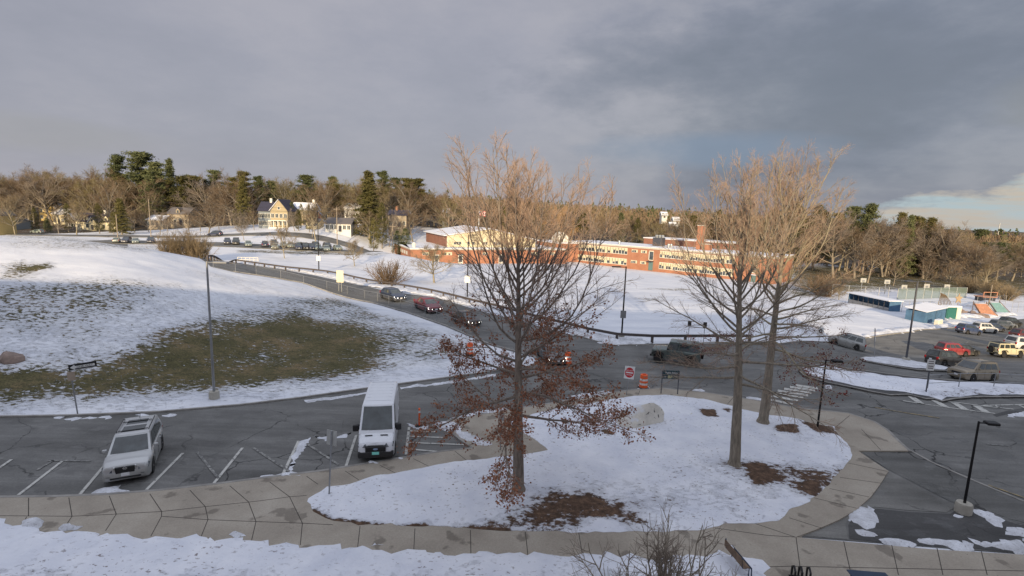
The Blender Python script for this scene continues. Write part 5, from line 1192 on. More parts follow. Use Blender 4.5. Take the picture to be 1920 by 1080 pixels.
def tree(kind, px, top, dep, label, group=None, wide=1., base=None):
    """px column, top row of the crown, distance; stands on the terrain"""
    q = D(px, 430, dep); x, y = q[0], q[1]
    if base is not None: g_ = G(px, base); x, y = g_[0], g_[1]; dep = (g_-ORG)@FWD
    z = T(x, y)-.15; tp = D(px, top, dep)[2]; s = max(.06, (tp-z)/PRO[kind]['_h']); pr = PRO[kind]
    if kind not in USED: o = pr; USED.add(kind)
    else: o = copy_tree(pr)
    o.location = (float(x), float(y), float(z)); o.rotation_euler = (0,0,rnd.uniform(0,6.28)); w_ = s*wide*rnd.uniform(.92,1.08); o.scale = (w_, w_, s)
    o['label'] = label
    if group: o['group'] = group
    return o
# named ones
N_ = [('p1',272,284,232,'tallest dark pine on the left skyline',1.25),('p2',230,292,240,'dark pine just left of the tallest pine',.9),('p1',300,303,226,'dark pine close against the right side of the tallest pine',1.0),('s1',325,298,240,'pointed dark spruce right of the tallest pine',.9),
 ('p2',98,324,262,'small dark pine poking above the woods at the far left',.8),('r1',190,302,238,'broad rounded bare tree left of the tallest pines',1.15),('t1',150,322,250,'slim bare tree at the far left between the rounded one and the small pine',1.1),
 ('p3',362,330,238,'olive pine between the tallest pines and the wide bare street tree',1.0),('p1',408,318,246,'dark pine behind the wide bare street tree',1.0),('g1',440,313,236,'grey leafless tree breaking the skyline left of the gabled house',1.0),('s2',458,330,205,'dark olive spruce hiding the left side of the gabled house',1.),
 ('p2',488,331,236,'pine directly above the gabled yellow house',.9),('p1',512,338,242,'lower dark pine just right above the gabled yellow house',.9),('p1',577,327,232,'large dark pine over the middle of the street houses',1.15),('p2',626,332,240,'dark pine with a flat top right of the large one over the street houses',1.1),
 ('s2',692,321,186,'big drooping olive spruce with a pointed top beside the street',1.25),('c1',700,409,146,'small rounded olive cedar with a bare stem left of the brick school',.9),('p2',718,322,236,'dark feathery pine right of the big drooping spruce',1.0),('p1',742,332,236,'second dark feathery pine right of the big spruce',1.0),('p3',775,341,240,'olive pine half hidden among bare trees left of the gym',1.0),
 ('s2',228,372,182,'leaning olive conifer covering the right end of the dark-roofed cottage',1.4),('c1',213,398,186,'low olive cedar beside the dark-roofed cottage',1.1),('c2',548,378,196,'round dark olive tree beside the gabled yellow house',.9),('c1',560,392,180,'round olive tree in front of the pale house, middle of the street',.9),
 ('w1',390,368,178,'wide spreading bare street tree above the distant car park',1.2),('t2',142,370,178,'bare tree with a pale trunk in front of the dark-roofed cottage',1.0),('r2',28,352,175,'bare tree with a forked trunk at the left edge of the photo',1.1),('r1',205,330,190,'tall bare tree behind the dark-roofed cottage',1.),
 ('r2',532,412,118,'small bare tree on the snow lawn in front of the distant parked cars',1.1),('r2',664,440,112,'bare lawn tree right of the black pole, above the fence board',1.1),('r2',816,444,97,'bare lawn tree in front of the gym, beside the drive',1.35),
 ('g1',457,398,160,'bare tree with snow-pale limbs beside the distant car park',.8),('t2',592,360,168,'tall narrow bare tree behind the distant parked cars',.9),('r1',585,385,172,'short bare tree between the parked cars and the houses',.9),
 ('k1',1046,377,205,'tan-leaved oak glowing above the school link roof',.95),('c1',945,388,215,'olive round tree behind the gym roof, right of the flagpole',1.1),('s1',1163,398,245,'dark green spruce in the bare woods left of the school chimney',1.2),('c1',1195,408,240,'pale olive shrubby tree left of the school chimney',1.),
 ('c1',1490,382,172,'huge olive pine behind the right-hand near trees',1.55),('c1',1532,384,180,'olive pine at the right shoulder of the huge one',1.5),('c1',1450,392,188,'olive pine at the left shoulder of the huge one',1.4),('p1',1597,384,180,'dark pine with an open top, left of a similar pair',.8),('p2',1628,382,176,'dark pine with an open top standing over the dugout',.9),
 ('s1',1706,402,170,'narrow dark spruce among bare trees above the playground',.8),('g1',1668,404,168,'grey bare tree left of the narrow spruce',1.15),('g1',1745,412,168,'grey bare tree right of the narrow spruce',1.2),('w1',1790,420,170,'arching bare tree at the right end of the tall woods',1.),('p1',1842,428,240,'small pine on the low ridge at the far right',1.),
 ('t1',1640,440,150,'bare brown tree standing over the dugout',1.3),('r2',1862,478,150,'twisted pale bare tree at the right edge of the woods',1.0),('r1',1690,478,146,'orange-brown bare tree behind the tennis fence, left one',1.),('r1',1750,478,146,'orange-brown bare tree behind the tennis fence, middle one',1.),('r1',1795,484,146,'orange-brown bare tree behind the tennis fence, right one',1.),
 ('r2',1590,530,112,'small pale bare tree left of the dugout',1.2)]
for k, px, top, dep, lb, wd in N_: tree(k, px, top, dep, lb, wide=wd)
o = tree('b2', 728, 486, 95, 'dark red crab apple on the snow lawn beside the drive', base=536); o['category'] = 'tree'; o.name = 'crab_apple_tree'
for i, (x, tp, dp, lb) in enumerate([(318,436,100,'tan bush clump behind the mound crest, left part'),(350,430,102,'tan bush clump behind the mound crest, tallest middle part'),(372,444,101,'tan bush clump behind the mound crest, right part')]): tree('b1', x, tp, dp, lb, wide=.8, group='bushes behind the mound crest')
for i, (x, tp, dp, lb) in enumerate([(1560,512,120,'reddish brush left of the dugout'),(1880,528,118,'tan brush behind the playground at the right edge, left clump'),(1910,536,112,'tan brush behind the playground at the right edge, right clump'),(1835,520,124,'tan brush right of the tennis fence end')]): tree('b1' if i else 'b2', x, tp, dp+(14 if i else 0), lb, wide=1.1)
for i, (x, tp, dp, lb) in enumerate([(88,408,196,'dark upright bush left of the yellow house'),(92,410,190,'dark upright bush just in front of the other one left of the cottage'),(520,426,186,'low dark hedge bush left of the red-walled house'),(760,428,172,'dark round bush right of the pale gabled house'),(745,432,170,'dark round bush in front of the pale gabled house')]): tree('c2', x, tp, dp, lb, wide=1.2)
# woods one can still tell into trunks
def woods(x0, x1, n, topf, d0, d1, kinds, label, group, seed, wide=1.2):
    r = random.Random(seed)
    for i in range(n):
        x = x0+(x1-x0)*(i+r.uniform(.1,.9))/n; tree(r.choice(kinds), x, topf(x)+r.uniform(-5,9), r.uniform(d0,d1), label, group, wide*r.uniform(.85,1.2))
woods(-60, 215, 34, lambda x: 320+8*math.sin(x*.05), 212, 262, ['r1','w1','r2','o1','t1','g1'], 'tree in the mixed woods behind the left-hand houses', 'trees behind the left-hand houses', 1)
woods(215, 470, 26, lambda x: 330+6*math.sin(x*.08), 215, 250, ['r1','w1','t1','g1','c2','p3','r2'], 'tree in the mixed woods below the tallest pines', 'woods below the tallest pines', 2)
woods(470, 790, 40, lambda x: 336+7*math.sin(x*.07), 218, 262, ['r1','w1','t1','r2','g1','o1','r1','p3'], 'tree in the woods behind the street houses and parked cars', 'woods behind the middle street houses', 3)
woods(770, 1000, 22, lambda x: 348+.10*(x-770), 215, 262, ['r1','w1','t1','g1','o1'], 'bare tree in the brown woods behind the gym', 'woods behind the gym', 4)
woods(960, 1330, 30, lambda x: 394+.03*(x-960), 215, 262, ['g1','r1','t1','w1','o1','p3'], 'tree in the woods behind the two-storey brick school', 'woods behind the two-storey school', 5)
woods(1300, 1580, 22, lambda x: 398, 185, 240, ['r1','o1','t1','w1','p3','c1'], 'tree in the woods at the right end of the brick school', 'woods at the right end of the school', 6, 1.3)
woods(1570, 1800, 24, lambda x: 386+.13*(x-1570), 158, 205, ['t1','g1','t1','r1','t2','s2'], 'tall slim tree in the woods behind the dugout and tennis fence', 'woods behind the tennis fence', 7, 1.1)
woods(1790, 2010, 20, lambda x: 444+.02*(x-1790), 150, 215, ['g1','o1','g1','w1','p1'], 'dark tree in the woods at the right edge of the photo', 'woods at the right edge', 8, 1.35)
woods(60, 260, 7, lambda x: 385, 180, 200, ['r1','w1','o1','c1'], 'street tree standing among the left-hand houses', 'trees among the left-hand houses', 21, .9)
woods(255, 500, 9, lambda x: 385, 182, 205, ['r1','w1','g1','t1'], 'bare street tree between the cottage and the yellow-gabled house', 'street trees left of the yellow-gabled house', 22, 1.)
woods(535, 790, 12, lambda x: 382, 178, 200, ['r1','w1','g1','r2','c1'], 'street tree right of the yellow-gabled house', 'street trees right of the yellow-gabled house', 23, .95)
for k in PRO:
    if k not in USED:
        for c in list(PRO[k].children): bpy.data.objects.remove(c)
        bpy.data.objects.remove(PRO[k])
# far wooded ridge: one mass
def mass(name, spec_, seed):
    rs2 = np.random.RandomState(seed)
    def lowpoly(kind):
        V = []; m_ = 60
        for k in range(m_):
            a = rs2.uniform(0,6.28); t_ = rs2.rand(); z = (.25+.75*t_)*12 if kind == 0 else (.15+.85*t_)*15
            R_ = (3.6*math.sin(math.pi*min(.98,.15+.8*t_))) if kind == 0 else 2.6*(1-t_)**.7+.3
            rr2 = R_*math.sqrt(rs2.rand()); p = np.array([math.cos(a)*rr2, math.sin(a)*rr2, z]); h = 1.3 if kind == 0 else .6; w2_ = .35 if kind == 0 else 1.1
            u = rs2.randn(3)*np.array([1,1,.2]); u /= np.linalg.norm(u); up_ = np.array([rs2.randn()*.3, rs2.randn()*.3, 1])
            V.append([p-u*w2_*.5, p+u*w2_*.5, p+u*w2_*.2+up_*h, p-u*w2_*.2+up_*h])
        return np.array(V)
    LP = [lowpoly(0) for _ in range(4)]+[lowpoly(1) for _ in range(3)]; out = []; mi = []
    for (x0, x1, d0, d1, n, pf) in spec_:
        for i in range(n):
            px = rs2.uniform(x0, x1); dep = rs2.uniform(d0, d1); q = D(px, 430, dep); k = (4+rs2.randint(3)) if rs2.rand() < pf else rs2.randint(4)
            s = rs2.uniform(.8,1.25); a = rs2.uniform(0,6.28); Rm = np.array([[math.cos(a),-math.sin(a),0],[math.sin(a),math.cos(a),0],[0,0,1]])
            out.append((LP[k]@Rm.T)*s+np.array([q[0], q[1], np.nan])); mi.append(np.full(60, 1 if k > 3 else (0 if rs2.rand() < .7 else 2)))
            out[-1][:,:,2] = (LP[k][:,:,2])*s; out[-1][:,:,2] += 0; ZQ.append((q[0], q[1]))
    zz = TT(np.array(ZQ)); 
    for o_, z in zip(out, zz): o_[:,:,2] += z
    V = np.concatenate(out).reshape(-1,3); setp(npmesh(name, V, np.arange(len(V)).reshape(-1,4), [MT['twig_brown'], MT['needle'], MT['twig_tan']], mi=np.concatenate(mi)), kind='stuff')
ZQ = []
mass('distant_woods', [(-150,900,265,330,900,.12),(850,1700,265,360,700,.06),(850,1500,360,820,1500,.18),(1650,2150,215,300,500,.1),(1500,2150,300,480,600,.15)], 3)
# ================================================================ BUILDINGS
def brickm(name, c1, c2):
    m, t, b = mat_base(name, .85, 0, .2); co = t.n('ShaderNodeTexCoord').outputs['Object']
    f = t.noise(co, .4, 5, .6); f2 = t.noise(t.mapping(co, (1,1,12)), 1.5, 3, .6)
    c = t.ramp(f, [(.3, c1), (.7, c2)]); c = t.mix(1, c, t.ramp(f2, [(.3, .85), (.7, 1.12)]), 'MULTIPLY'); t.l(c, b.inputs['Base Color']); MT[name] = m
brickm('brick', (.32,.145,.09), (.43,.21,.13)); brickm('brick_dark', (.24,.12,.09), (.32,.165,.12))
M('panelcream', (.62,.56,.38), .6, var=.08, scale=.6); M('framewhite', (.68,.66,.58), .5, var=.05); M('fascia', (.5,.47,.4), .6); M('doorteal', (.12,.2,.2), .5); M('roofdark', (.05,.05,.06), .8, var=.3)
M('roofsnow', (.72,.74,.79), .75, var=.06, scale=.5, bump=.3); M('ventsteel', (.35,.37,.38), .4, .5); M('darkinside', (.03,.035,.05), .7)
def frame(origin, ux, z0):
    """matrix with x along the facade, y into the building, z up"""
    u = np.array([ux[0], ux[1]])/np.hypot(*ux[:2]); v = np.array([-u[1], u[0]])
    if v @ np.array([origin[0], origin[1]]) < 0: v = -v
    return Matrix(((u[0], v[0], 0, 0), (u[1], v[1], 0, 0), (0, 0, 1, 0), (0, 0, 0, 1)))
def mounted(root, Mx): root.rotation_euler = Mx.to_3x3().to_euler() if Mx.to_3x3().determinant() > 0 else (0,0,0)
def winband(par, x0, x1, z0, z1, n, seed, y=0., panel='panelcream', pw=.5):
    """a long strip window: pale frame, panel above, dark panes below"""
    r = random.Random(seed); f = MB().box(x0, x1, y-.10, y-.01, z0, z1).build('window', MT['framewhite'], par)
    w_ = (x1-x0)/n; g_ = MB(); p_ = MB(); f2 = MB(); h = z1-z0; g_.box(x0+.06, x1-.06, y-.125, y-.105, z0+h*.08, z1-h*.07)
    for i in range(n):
        a, c = x0+i*w_+w_*.08, x0+(i+1)*w_-w_*.08; k = pw+r.choice((-.12,0,.0,.1))
        if r.random() < .25: p_.box(a, c, y-.15, y-.126, z0+h*.07, z1-h*.06); continue
        p_.box(a, c, y-.15, y-.126, z0+h*(1-k), z1-h*.06); f2.box(a-w_*.16, a, y-.15, y-.126, z0+h*.05, z0+h*(1-k))
    g_.build('pane', MT['house_glass'], f); f2.v and f2.build('mullion', MT['framewhite'], f); p_.build('blind', MT[panel], f)
def ang(u): return math.atan2(u[1], u[0])
# --- two-storey school wing
pL, pR = D(1062,470,188), D(1452,510,139); u = (pR-pL)[:2]; Lw = float(np.hypot(*u)); zr_ = 2.5; H2 = 9.5; z0 = zr_-H2
two = thing('school_building', 'two-storey red brick school wing with long strip windows and a tall chimney', 'school', (pL[0], pL[1], z0), ang(u))
def solve_px(px, o3, u2, L, vy=0.):
    u2 = np.array(u2)/np.hypot(*u2); v2 = np.array([-u2[1], u2[0]]); lo, hi = -5., L+10
    for _ in range(30):
        m2 = (lo+hi)/2; q = proj(np.array([o3[0]+u2[0]*m2+v2[0]*vy, o3[1]+u2[1]*m2+v2[1]*vy, o3[2]]))
        if q[0] < px: lo = m2
        else: hi = m2
    return lo
kpx = lambda px, vy=0.: solve_px(px, pL, u, Lw, vy)
dep2 = 17.
MB().box(0, Lw, 0, dep2, -2, H2-.5).build('wall', MT['brick'], two); MB().box(-.3, Lw+.3, -.3, dep2+.3, H2-.5, H2-.02).build('fascia', MT['fascia'], two)
MB().box(-.25, Lw+.25, -.25, dep2+.25, H2-.02, H2+.14).build('roof', MT['roofsnow'], two)
zA1, zA0, zB1, zB0 = H2-.75, H2-3.0, H2-4.4, H2-6.6
for (a, c, n) in ((1066,1176,22),(1237,1377,30)):
    for i, (zz0, zz1) in enumerate(((zA0, zA1), (zB0, zB1))): winband(two, kpx(a), kpx(c), zz0, zz1, n, a+i)
for px in (1184, 1201):
    for zz in (H2-2.0, H2-5.6): winband(two, kpx(px), kpx(px+11), zz, zz+.95, 4, px, pw=.35)
winband(two, kpx(1217), kpx(1225), H2-4.2, H2-1.0, 1, 3, pw=.1); winband(two, kpx(1411), kpx(1418), H2-5.0, H2-1.2, 1, 4, pw=.1)
MB().box(kpx(1216), kpx(1226), -1.2, 0.02, H2-4.55, H2-4.35).build('canopy', MT['roofdark'], two); MB().box(kpx(1217), kpx(1225), -.08, .0, H2-7.4, H2-4.6).build('door', MT['doorteal'], two)
MB().box(kpx(1409), kpx(1420), -.9, .02, H2-5.5, H2-5.3).build('canopy', MT['roofsnow'], two); MB().box(kpx(1410), kpx(1419), -.08, 0, H2-7.6, H2-5.6).build('door', MT['doorteal'], two)
cx = kpx(1310)-1
chx = kpx(1310, 8.); chy = 9.
MB().box(chx-.9, chx+.9, 7, 8.9, H2-.3, H2+7.6).build('chimney', MT['brick'], two)
MB().box(chx-.97, chx+.97, 6.93, 8.97, H2+7.6, H2+7.85).build('chimney_cap', MT['fascia'], two)
MB().box(chx+1.3, chx+3.6, 6, 9, H2+.14, H2+1.9).build('roof_block', MT['brick'], two); MB().box(chx+1.2, chx+3.7, 5.9, 9.1, H2+1.9, H2+2.1).build('roof_block_cap', MT['fascia'], two)
for i, px in enumerate((1148,1238,1240)): MB().lathe([(.35,H2+.1),(.35,H2+.8),(.5,H2+.9),(.4,H2+1.3),(0.05,H2+1.4)], 'z', (kpx(px), 4+i, 0), n=10).build('roof_vent', MT['ventsteel'], two)
# rear wing seen above the roof
rw = thing('school_building', 'long low rear wing of the brick school, seen above the two-storey roof', 'school', (pL[0], pL[1], z0), ang(u))
MB().box(kpx(1135), kpx(1310), dep2+9, dep2+22, 2, H2+1.8).build('wall', MT['brick_dark'], rw); MB().box(kpx(1134), kpx(1311), dep2+8.8, dep2+22.2, H2+1.8, H2+2.15).build('roof', MT['roofsnow'], rw)
MB().box(kpx(1268), kpx(1272), dep2+8.9, dep2+9.1, H2-.5, H2+.8).build('window', MT['house_glass'], rw)
cu_ = thing('cooling_unit', 'dark steel cooling unit on the school roof left of the chimney', 'cooling unit', (pL[0], pL[1], z0), ang(u))
a = kpx(1224, 9.); MB().box(a, a+3.2, 8, 11, H2+.14, H2+3.0, bev=.1).build('casing', MT['polemetal'], cu_)
for k in range(3): MB().lathe([(.45,H2+3.0),(.55,H2+3.6),(.4,H2+3.9)], 'z', (a+.7+k*1.1, 9.5, 0), n=10).build('fan_cowl', MT['ventsteel'], cu_)
# --- gym block
gB, gC = D(770,478,155), D(1062,490,176); ug = (gC-gB)[:2]; Lg = float(np.hypot(*ug)); hg = 4.4; zg = .3-hg
gym = thing('school_building', 'low brick gym block with a big snow-covered gable roof', 'school', (gB[0], gB[1], zg), ang(ug))
gpx = lambda px, vy=0.: solve_px(px, gB, ug, Lg, vy)
MB().box(0, Lg, 0, 30, -2, hg-.35).build('wall', MT['brick'], gym)
al = (-.01, 23.)
m_ = MB(); m_.add([(0,0,-2),(al[0],al[1],-2),(al[0]+4,al[1]+9,-2),(0,30,-2),(0,0,hg-.35),(al[0],al[1],hg-.35),(al[0]+4,al[1]+9,hg-.35),(0,30,hg-.35)], [(0,1,5,4),(1,2,6,5),(2,3,7,6),(4,5,6,7)]); m_.build('side_wall', MT['brick'], gym)
m_ = MB(); e = .3
P6 = [(-e,-e),(al[0]-.5,al[1]-.3),(al[0]+4,al[1]+9.4),(1,30.3),(Lg,30.3),(Lg,-e)]; n = 6
m_.add([(*p, hg-.35) for p in P6]+[(*p, hg+.02) for p in P6], [tuple(range(n)), tuple(range(2*n-1,n-1,-1))]+[(i,(i+1)%n,(i+1)%n+n,i+n) for i in range(n)]); m_.build('fascia', MT['fascia'], gym)
m_ = MB(); m_.add([(x*.998, y+.05, hg+.02) for x, y in P6]+[(x*.99, y+.1, hg+.16) for x, y in P6], [tuple(range(2*n-1,n-1,-1))]+[(i,(i+1)%n,(i+1)%n+n,i+n) for i in range(n)]); m_.build('roof_snow', MT['roofsnow'], gym)
# side windows on the slanted left wall
for k in range(4):
    t0, t1 = .22+k*.15, .32+k*.15
    V = [(al[0]*t-.06, al[1]*t-.04, z) for t, z in ((t0,hg-2.3),(t1,hg-2.3),(t1,hg-1.2),(t0,hg-1.2))]; V2 = [(x+.05,y+.03,z) for x,y,z in V]
    m_ = MB(); m_.add(V+V2, [(0,1,2,3)]+[(i,(i+1)%4,(i+1)%4+4,i+4) for i in range(4)]); f = m_.build('window', MT['framewhite'], gym)
for px, w_ in ((792,8),(833,9),(905,6),(995,10),(1030,6)): winband(gym, gpx(px), gpx(px+w_*1.6), hg-2.0, hg-1.05, 4, px, pw=.3)
for px in (814,859,935): MB().box(gpx(px), gpx(px)+1.6, -.06, .02, -.6, 2.6).build('door', MT['framewhite'], gym); MB().box(gpx(px)+.25, gpx(px)+1.35, -.08, -.05, .2, 2.3).build('door_glass', MT['house_glass'], gym)
MB().box(gpx(855), gpx(868), -.9, 0, 2.7, 2.85).build('canopy', MT['roofdark'], gym)
# upper hall with low gable
hx0, hx1 = gpx(838, 6.), gpx(1003, 6.); hm = (hx0+hx1)/2-1.; y0_, y1_ = 6., 36.; ze, zp, zer = hg+3.9, hg+6.3, hg+2.6
hx00 = hx0-1.0
m_ = MB(); m_.add([(hx0,y0_,hg),(hx1,y0_,hg),(hx1,y0_,zer),(hm,y0_,zp-.2),(hx0,y0_,ze),(hx0,y1_,hg),(hx1,y1_,hg),(hx1,y1_,zer),(hm,y1_,zp-.2),(hx0,y1_,ze)],
     [(0,1,2,3,4),(5,6,7,8,9),(0,4,9,5),(1,2,7,6)]); m_.build('hall_wall', MT['panelcream'], gym)
MB().box(hx0-.12, hx0-.02, y0_, y1_, hg, ze-.05).build('hall_side_wall', MT['brick_dark'], gym)
m_ = MB(); o_ = .7
T_ = [(hx0-1.2,ze-.15),(hm,zp),(hx1+1.2,zer-.15)]
m_.add([(x,y,z) for y in (y0_-o_,y1_) for x,z in T_]+[(x,y,z+.3) for y in (y0_-o_,y1_) for x,z in T_], [(0,1,4,3),(1,2,5,4),(6,9,10,7),(7,10,11,8),(0,6,7,1),(1,7,8,2),(3,4,10,9),(4,5,11,10),(0,3,9,6),(2,8,11,5)]); m_.build('hall_roof', MT['roofsnow'], gym)
for k in range(5):
    x = hx0+2.2+k*4.6
    if x < hx1-3: winband(gym, x, x+2.6, hg+.9, hg+2.1, 3, 50+k, y=y0_, pw=.15)
for k in range(8): MB().box(hx0+k*2.6-.06, hx0+k*2.6+.06, y0_-.08, y0_, hg, hg+3.0).build('pilaster', MT['framewhite'], gym)
MB().lathe([(.5,hg+.15),(.5,hg+.9),(.8,hg+1.0),(.3,hg+1.7)], 'z', (gpx(781), 4, 0), n=10).build('roof_vent', MT['framewhite'], gym)
# link between gym and wing with a cupola
lk = thing('school_building', 'brick link with a small white gabled cupola behind the oak crown', 'school', (gB[0], gB[1], zg), ang(ug))
MB().box(gpx(1056), gpx(1062)+9, 6, 22, -2, hg+1.6).build('wall', MT['brick'], lk); MB().box(gpx(1055), gpx(1062)+9.3, 5.7, 22.3, hg+1.6, hg+1.95).build('roof', MT['roofsnow'], lk)
x = gpx(1078)
MB().prism([(x-2.3,hg+1.95),(x+2.3,hg+1.95),(x+2.3,hg+3.6),(x,hg+5.6),(x-2.3,hg+3.6)], 9, 14).build('cupola', MT['framewhite'], lk)
# --- houses
def house(label, px0, px1, py, dep, eave, wallm, roofm, gable='side', rise=2.6, deep=8., yaw=0., stor=1, wins=3, chim=None, door=True, porch=False, dormers=0, cat='house', snow=False):
    a, c = D(px0, py, dep), D(px1, py, dep); Wd = float(np.hypot(*(c-a)[:2])); ctr = (a+c)/2; z = T(ctr[0], ctr[1]); z = max(z, float(ctr[2])-.5)
    h = thing('house', label, cat, (ctr[0], ctr[1], z), math.radians(yaw)); w2 = Wd/2
    MB().box(-w2, w2, 0, deep, -3, eave).build('wall', MT[wallm], h)
    rm = [MT[roofm], MT['roofsnow']]
    m_ = MB(); o_ = .4
    if gable == 'side':
        for k, (s0, s1) in enumerate(((-o_, deep/2), (deep+o_, deep/2))):
            m_.add([(-w2-o_,s0,eave-.1),(w2+o_,s0,eave-.1),(w2+o_,s1,eave+rise),(-w2-o_,s1,eave+rise),(-w2-o_,s0,eave+.12),(w2+o_,s0,eave+.12),(w2+o_,s1,eave+rise+.22),(-w2-o_,s1,eave+rise+.22)], [(0,1,2,3),(4,5,6,7),(0,1,5,4),(1,2,6,5),(2,3,7,6),(3,0,4,7)], mi=1 if (snow or k) else 0)
        m_.build('roof', rm, h)
        for s in (-1, 1): MB().add([(s*w2,0.01,eave-.05),(s*w2,deep-.01,eave-.05),(s*w2,deep/2,eave+rise-.05),(s*(w2-.1),0.01,eave-.05),(s*(w2-.1),deep-.01,eave-.05),(s*(w2-.1),deep/2,eave+rise-.05)], [(0,1,2),(3,4,5),(0,2,5,3),(1,2,5,4)]).build('gable', MT[wallm], h)
    else:
        for k, (s0, s1) in enumerate(((-w2-o_, 0), (w2+o_, 0))):
            m_.add([(s0,-o_,eave-.1),(s0,deep+o_,eave-.1),(s1,deep+o_,eave+rise),(s1,-o_,eave+rise),(s0,-o_,eave+.12),(s0,deep+o_,eave+.12),(s1,deep+o_,eave+rise+.25),(s1,-o_,eave+rise+.25)], [(0,1,2,3),(4,5,6,7),(0,1,5,4),(1,2,6,5),(2,3,7,6),(3,0,4,7)], mi=1 if (snow or not k) else 0)
        m_.build('roof', rm, h)
        MB().prism([(-w2,eave-.05),(w2,eave-.05),(0,eave+rise-.05)], 0, .1).build('gable', MT[wallm], h); f = MB().box(-.5,.5,-.09,-.01,eave+.5,eave+1.6).build('window', MT['framewhite'], h); MB().box(-.38,.38,-.11,-.092,eave+.62,eave+1.5).build('pane', MT['house_glass'], f)
    for s_ in range(stor):
        zb = .9+s_*2.8
        for k in range(wins):
            x = -w2+Wd*(k+.5)/wins
            if door and s_ == 0 and k == wins//2 and not porch: MB().box(x-.5,x+.5,-.07,-.01,.1,2.2).build('door', MT['roofdark'], h); continue
            f = MB().box(x-.62,x+.62,-.09,-.01,zb-.1,zb+1.55).build('window', MT['framewhite'], h); MB().box(x-.5,x-.04,-.11,-.092,zb,zb+1.45).build('pane', MT['house_glass'], f); MB().box(x+.04,x+.5,-.11,-.092,zb,zb+1.45).build('pane', MT['house_glass'], f)
    for k in range(dormers):
        x = -w2+Wd*(k+.5)/dormers; zz = eave+.5
        d = MB().prism([(x-.8,zz-.3),(x+.8,zz-.3),(x+.8,zz+1.1),(x,zz+1.9),(x-.8,zz+1.1)], .25, 3.).build('dormer', MT[wallm], h); MB().box(x-.4,x+.4,.2,.26,zz+.1,zz+1.1).build('pane', MT['house_glass'], d)
        for s in (-1,1): MB().add([(x+s*.95,.1,zz+1.05),(x+s*.95,3.2,zz+1.05),(x,3.2,zz+2.05),(x,.1,zz+2.05),(x+s*.95,.1,zz+1.17),(x+s*.95,3.2,zz+1.17),(x,3.2,zz+2.2),(x,.1,zz+2.2)], [(0,1,2,3),(4,5,6,7),(0,1,5,4),(1,2,6,5),(2,3,7,6),(3,0,4,7)]).build('dormer_roof', MT[roofm], d)
    if chim is not None: MB().box(chim*w2-.4, chim*w2+.4, deep/2-.4, deep/2+.4, eave+rise*.5, eave+rise+1.5).build('chimney', MT['framewhite' if chim > 0 else 'brick'], h)
    if porch:
        MB().box(-w2+.2, w2+.8, -2.3, 0, 2.55, 2.8).build('porch_roof', MT['framewhite'], h); MB().box(-w2+.2, w2+.8, -2.3, 0, -.5, .25).build('porch_floor', MT['framewhite'], h)
        for k in range(5): x = -w2+.4+(Wd+.2)*k/4; MB().box(x-.12,x+.12,-2.25,-2.05,.25,2.55).build('porch_post', MT['framewhite'], h)
    return h
M('wall_cream', (.66,.60,.42), .7, var=.06, scale=.8); M('wall_yellow', (.55,.42,.18), .7, var=.06); M('wall_greyblue', (.2,.23,.25), .7); M('wall_ochre', (.36,.30,.19), .7); M('wall_red', (.3,.09,.07), .7); M('wall_white', (.62,.62,.58), .7); M('wall_tan', (.33,.28,.21), .7); M('wall_dark', (.09,.08,.09), .8)
M('roof_navy', (.035,.035,.06), .75, var=.2); M('roof_grey', (.13,.12,.12), .8)
house('cream cottage with a dark roof, two dormers and a front gable', 142, 218, 431, 205, 3.3, 'wall_cream', 'roof_navy', rise=3.2, deep=9, wins=5, chim=.1, dormers=2, door=False)
house('small cream front gable wing of the dark-roofed cottage', 167, 181, 432, 203.4, 3.0, 'wall_cream', 'roof_navy', gable='front', rise=2.3, deep=4, wins=1, yaw=0)
house('dark brown house end with one lit window just left of the cottage', 123, 141, 431, 207, 3.4, 'wall_dark', 'roof_grey', gable='front', rise=3., deep=9, wins=2, snow=True, door=False)
house('yellow house with a gable among trees at the far left', 74, 106, 412, 232, 5.6, 'wall_yellow', 'roof_grey', gable='front', rise=3.4, stor=2, wins=3, chim=-.5, snow=True)
house('pale cream house stepped in front of the yellow house', 100, 122, 419, 222, 4.4, 'wall_cream', 'roof_grey', rise=2.2, wins=3, snow=True)
house('white upper house on the slope behind the yellow house', 106, 134, 396, 258, 5.0, 'wall_tan', 'roof_grey', gable='front', rise=3., stor=2, wins=3, snow=True)
house('pinkish house with a chimney above the cottage roof', 156, 172, 400, 240, 5.2, 'wall_white', 'roof_grey', rise=2., stor=2, wins=2, chim=-.3)
house('ochre house wall at the very left edge of the photo', -46, -12, 432, 170, 5.5, 'wall_yellow', 'roof_grey', gable='front', rise=2., stor=2, wins=2, door=False)
house('grey garage building half hidden behind the bare tree at the left edge', 8, 24, 434, 196, 3.2, 'wall_greyblue', 'roof_grey', rise=1.5, wins=2)
house('grey house with a dormer roof above the tan bush', 314, 354, 420, 212, 4.6, 'wall_tan', 'roof_grey', rise=2.6, stor=1, wins=4, dormers=1)
house('long low pale garage between the cottage and the grey dormer house', 276, 306, 424, 208, 3., 'wall_tan', 'roof_grey', rise=1.8, wins=4, snow=True)
house('big yellow-gabled house with columns and a white porch', 508, 540, 426, 190, 6.2, 'wall_ochre', 'roof_navy', gable='front', rise=4.2, deep=9, stor=2, wins=4, porch=True)
house('bluish left wing of the yellow-gabled house with tall white windows', 485, 508, 424, 193, 6.2, 'wall_greyblue', 'roof_navy', rise=3.4, deep=7, stor=2, wins=4, chim=.5, door=False)
house('pale two-storey house with a white chimney right of the yellow-gabled house', 546, 586, 420, 200, 5.8, 'wall_tan', 'roof_grey', rise=2.8, stor=2, wins=4, chim=.8, snow=True)
house('red-walled low house in the middle of the street', 576, 588, 424, 192, 4.0, 'wall_red', 'roof_grey', rise=1.6, wins=2)
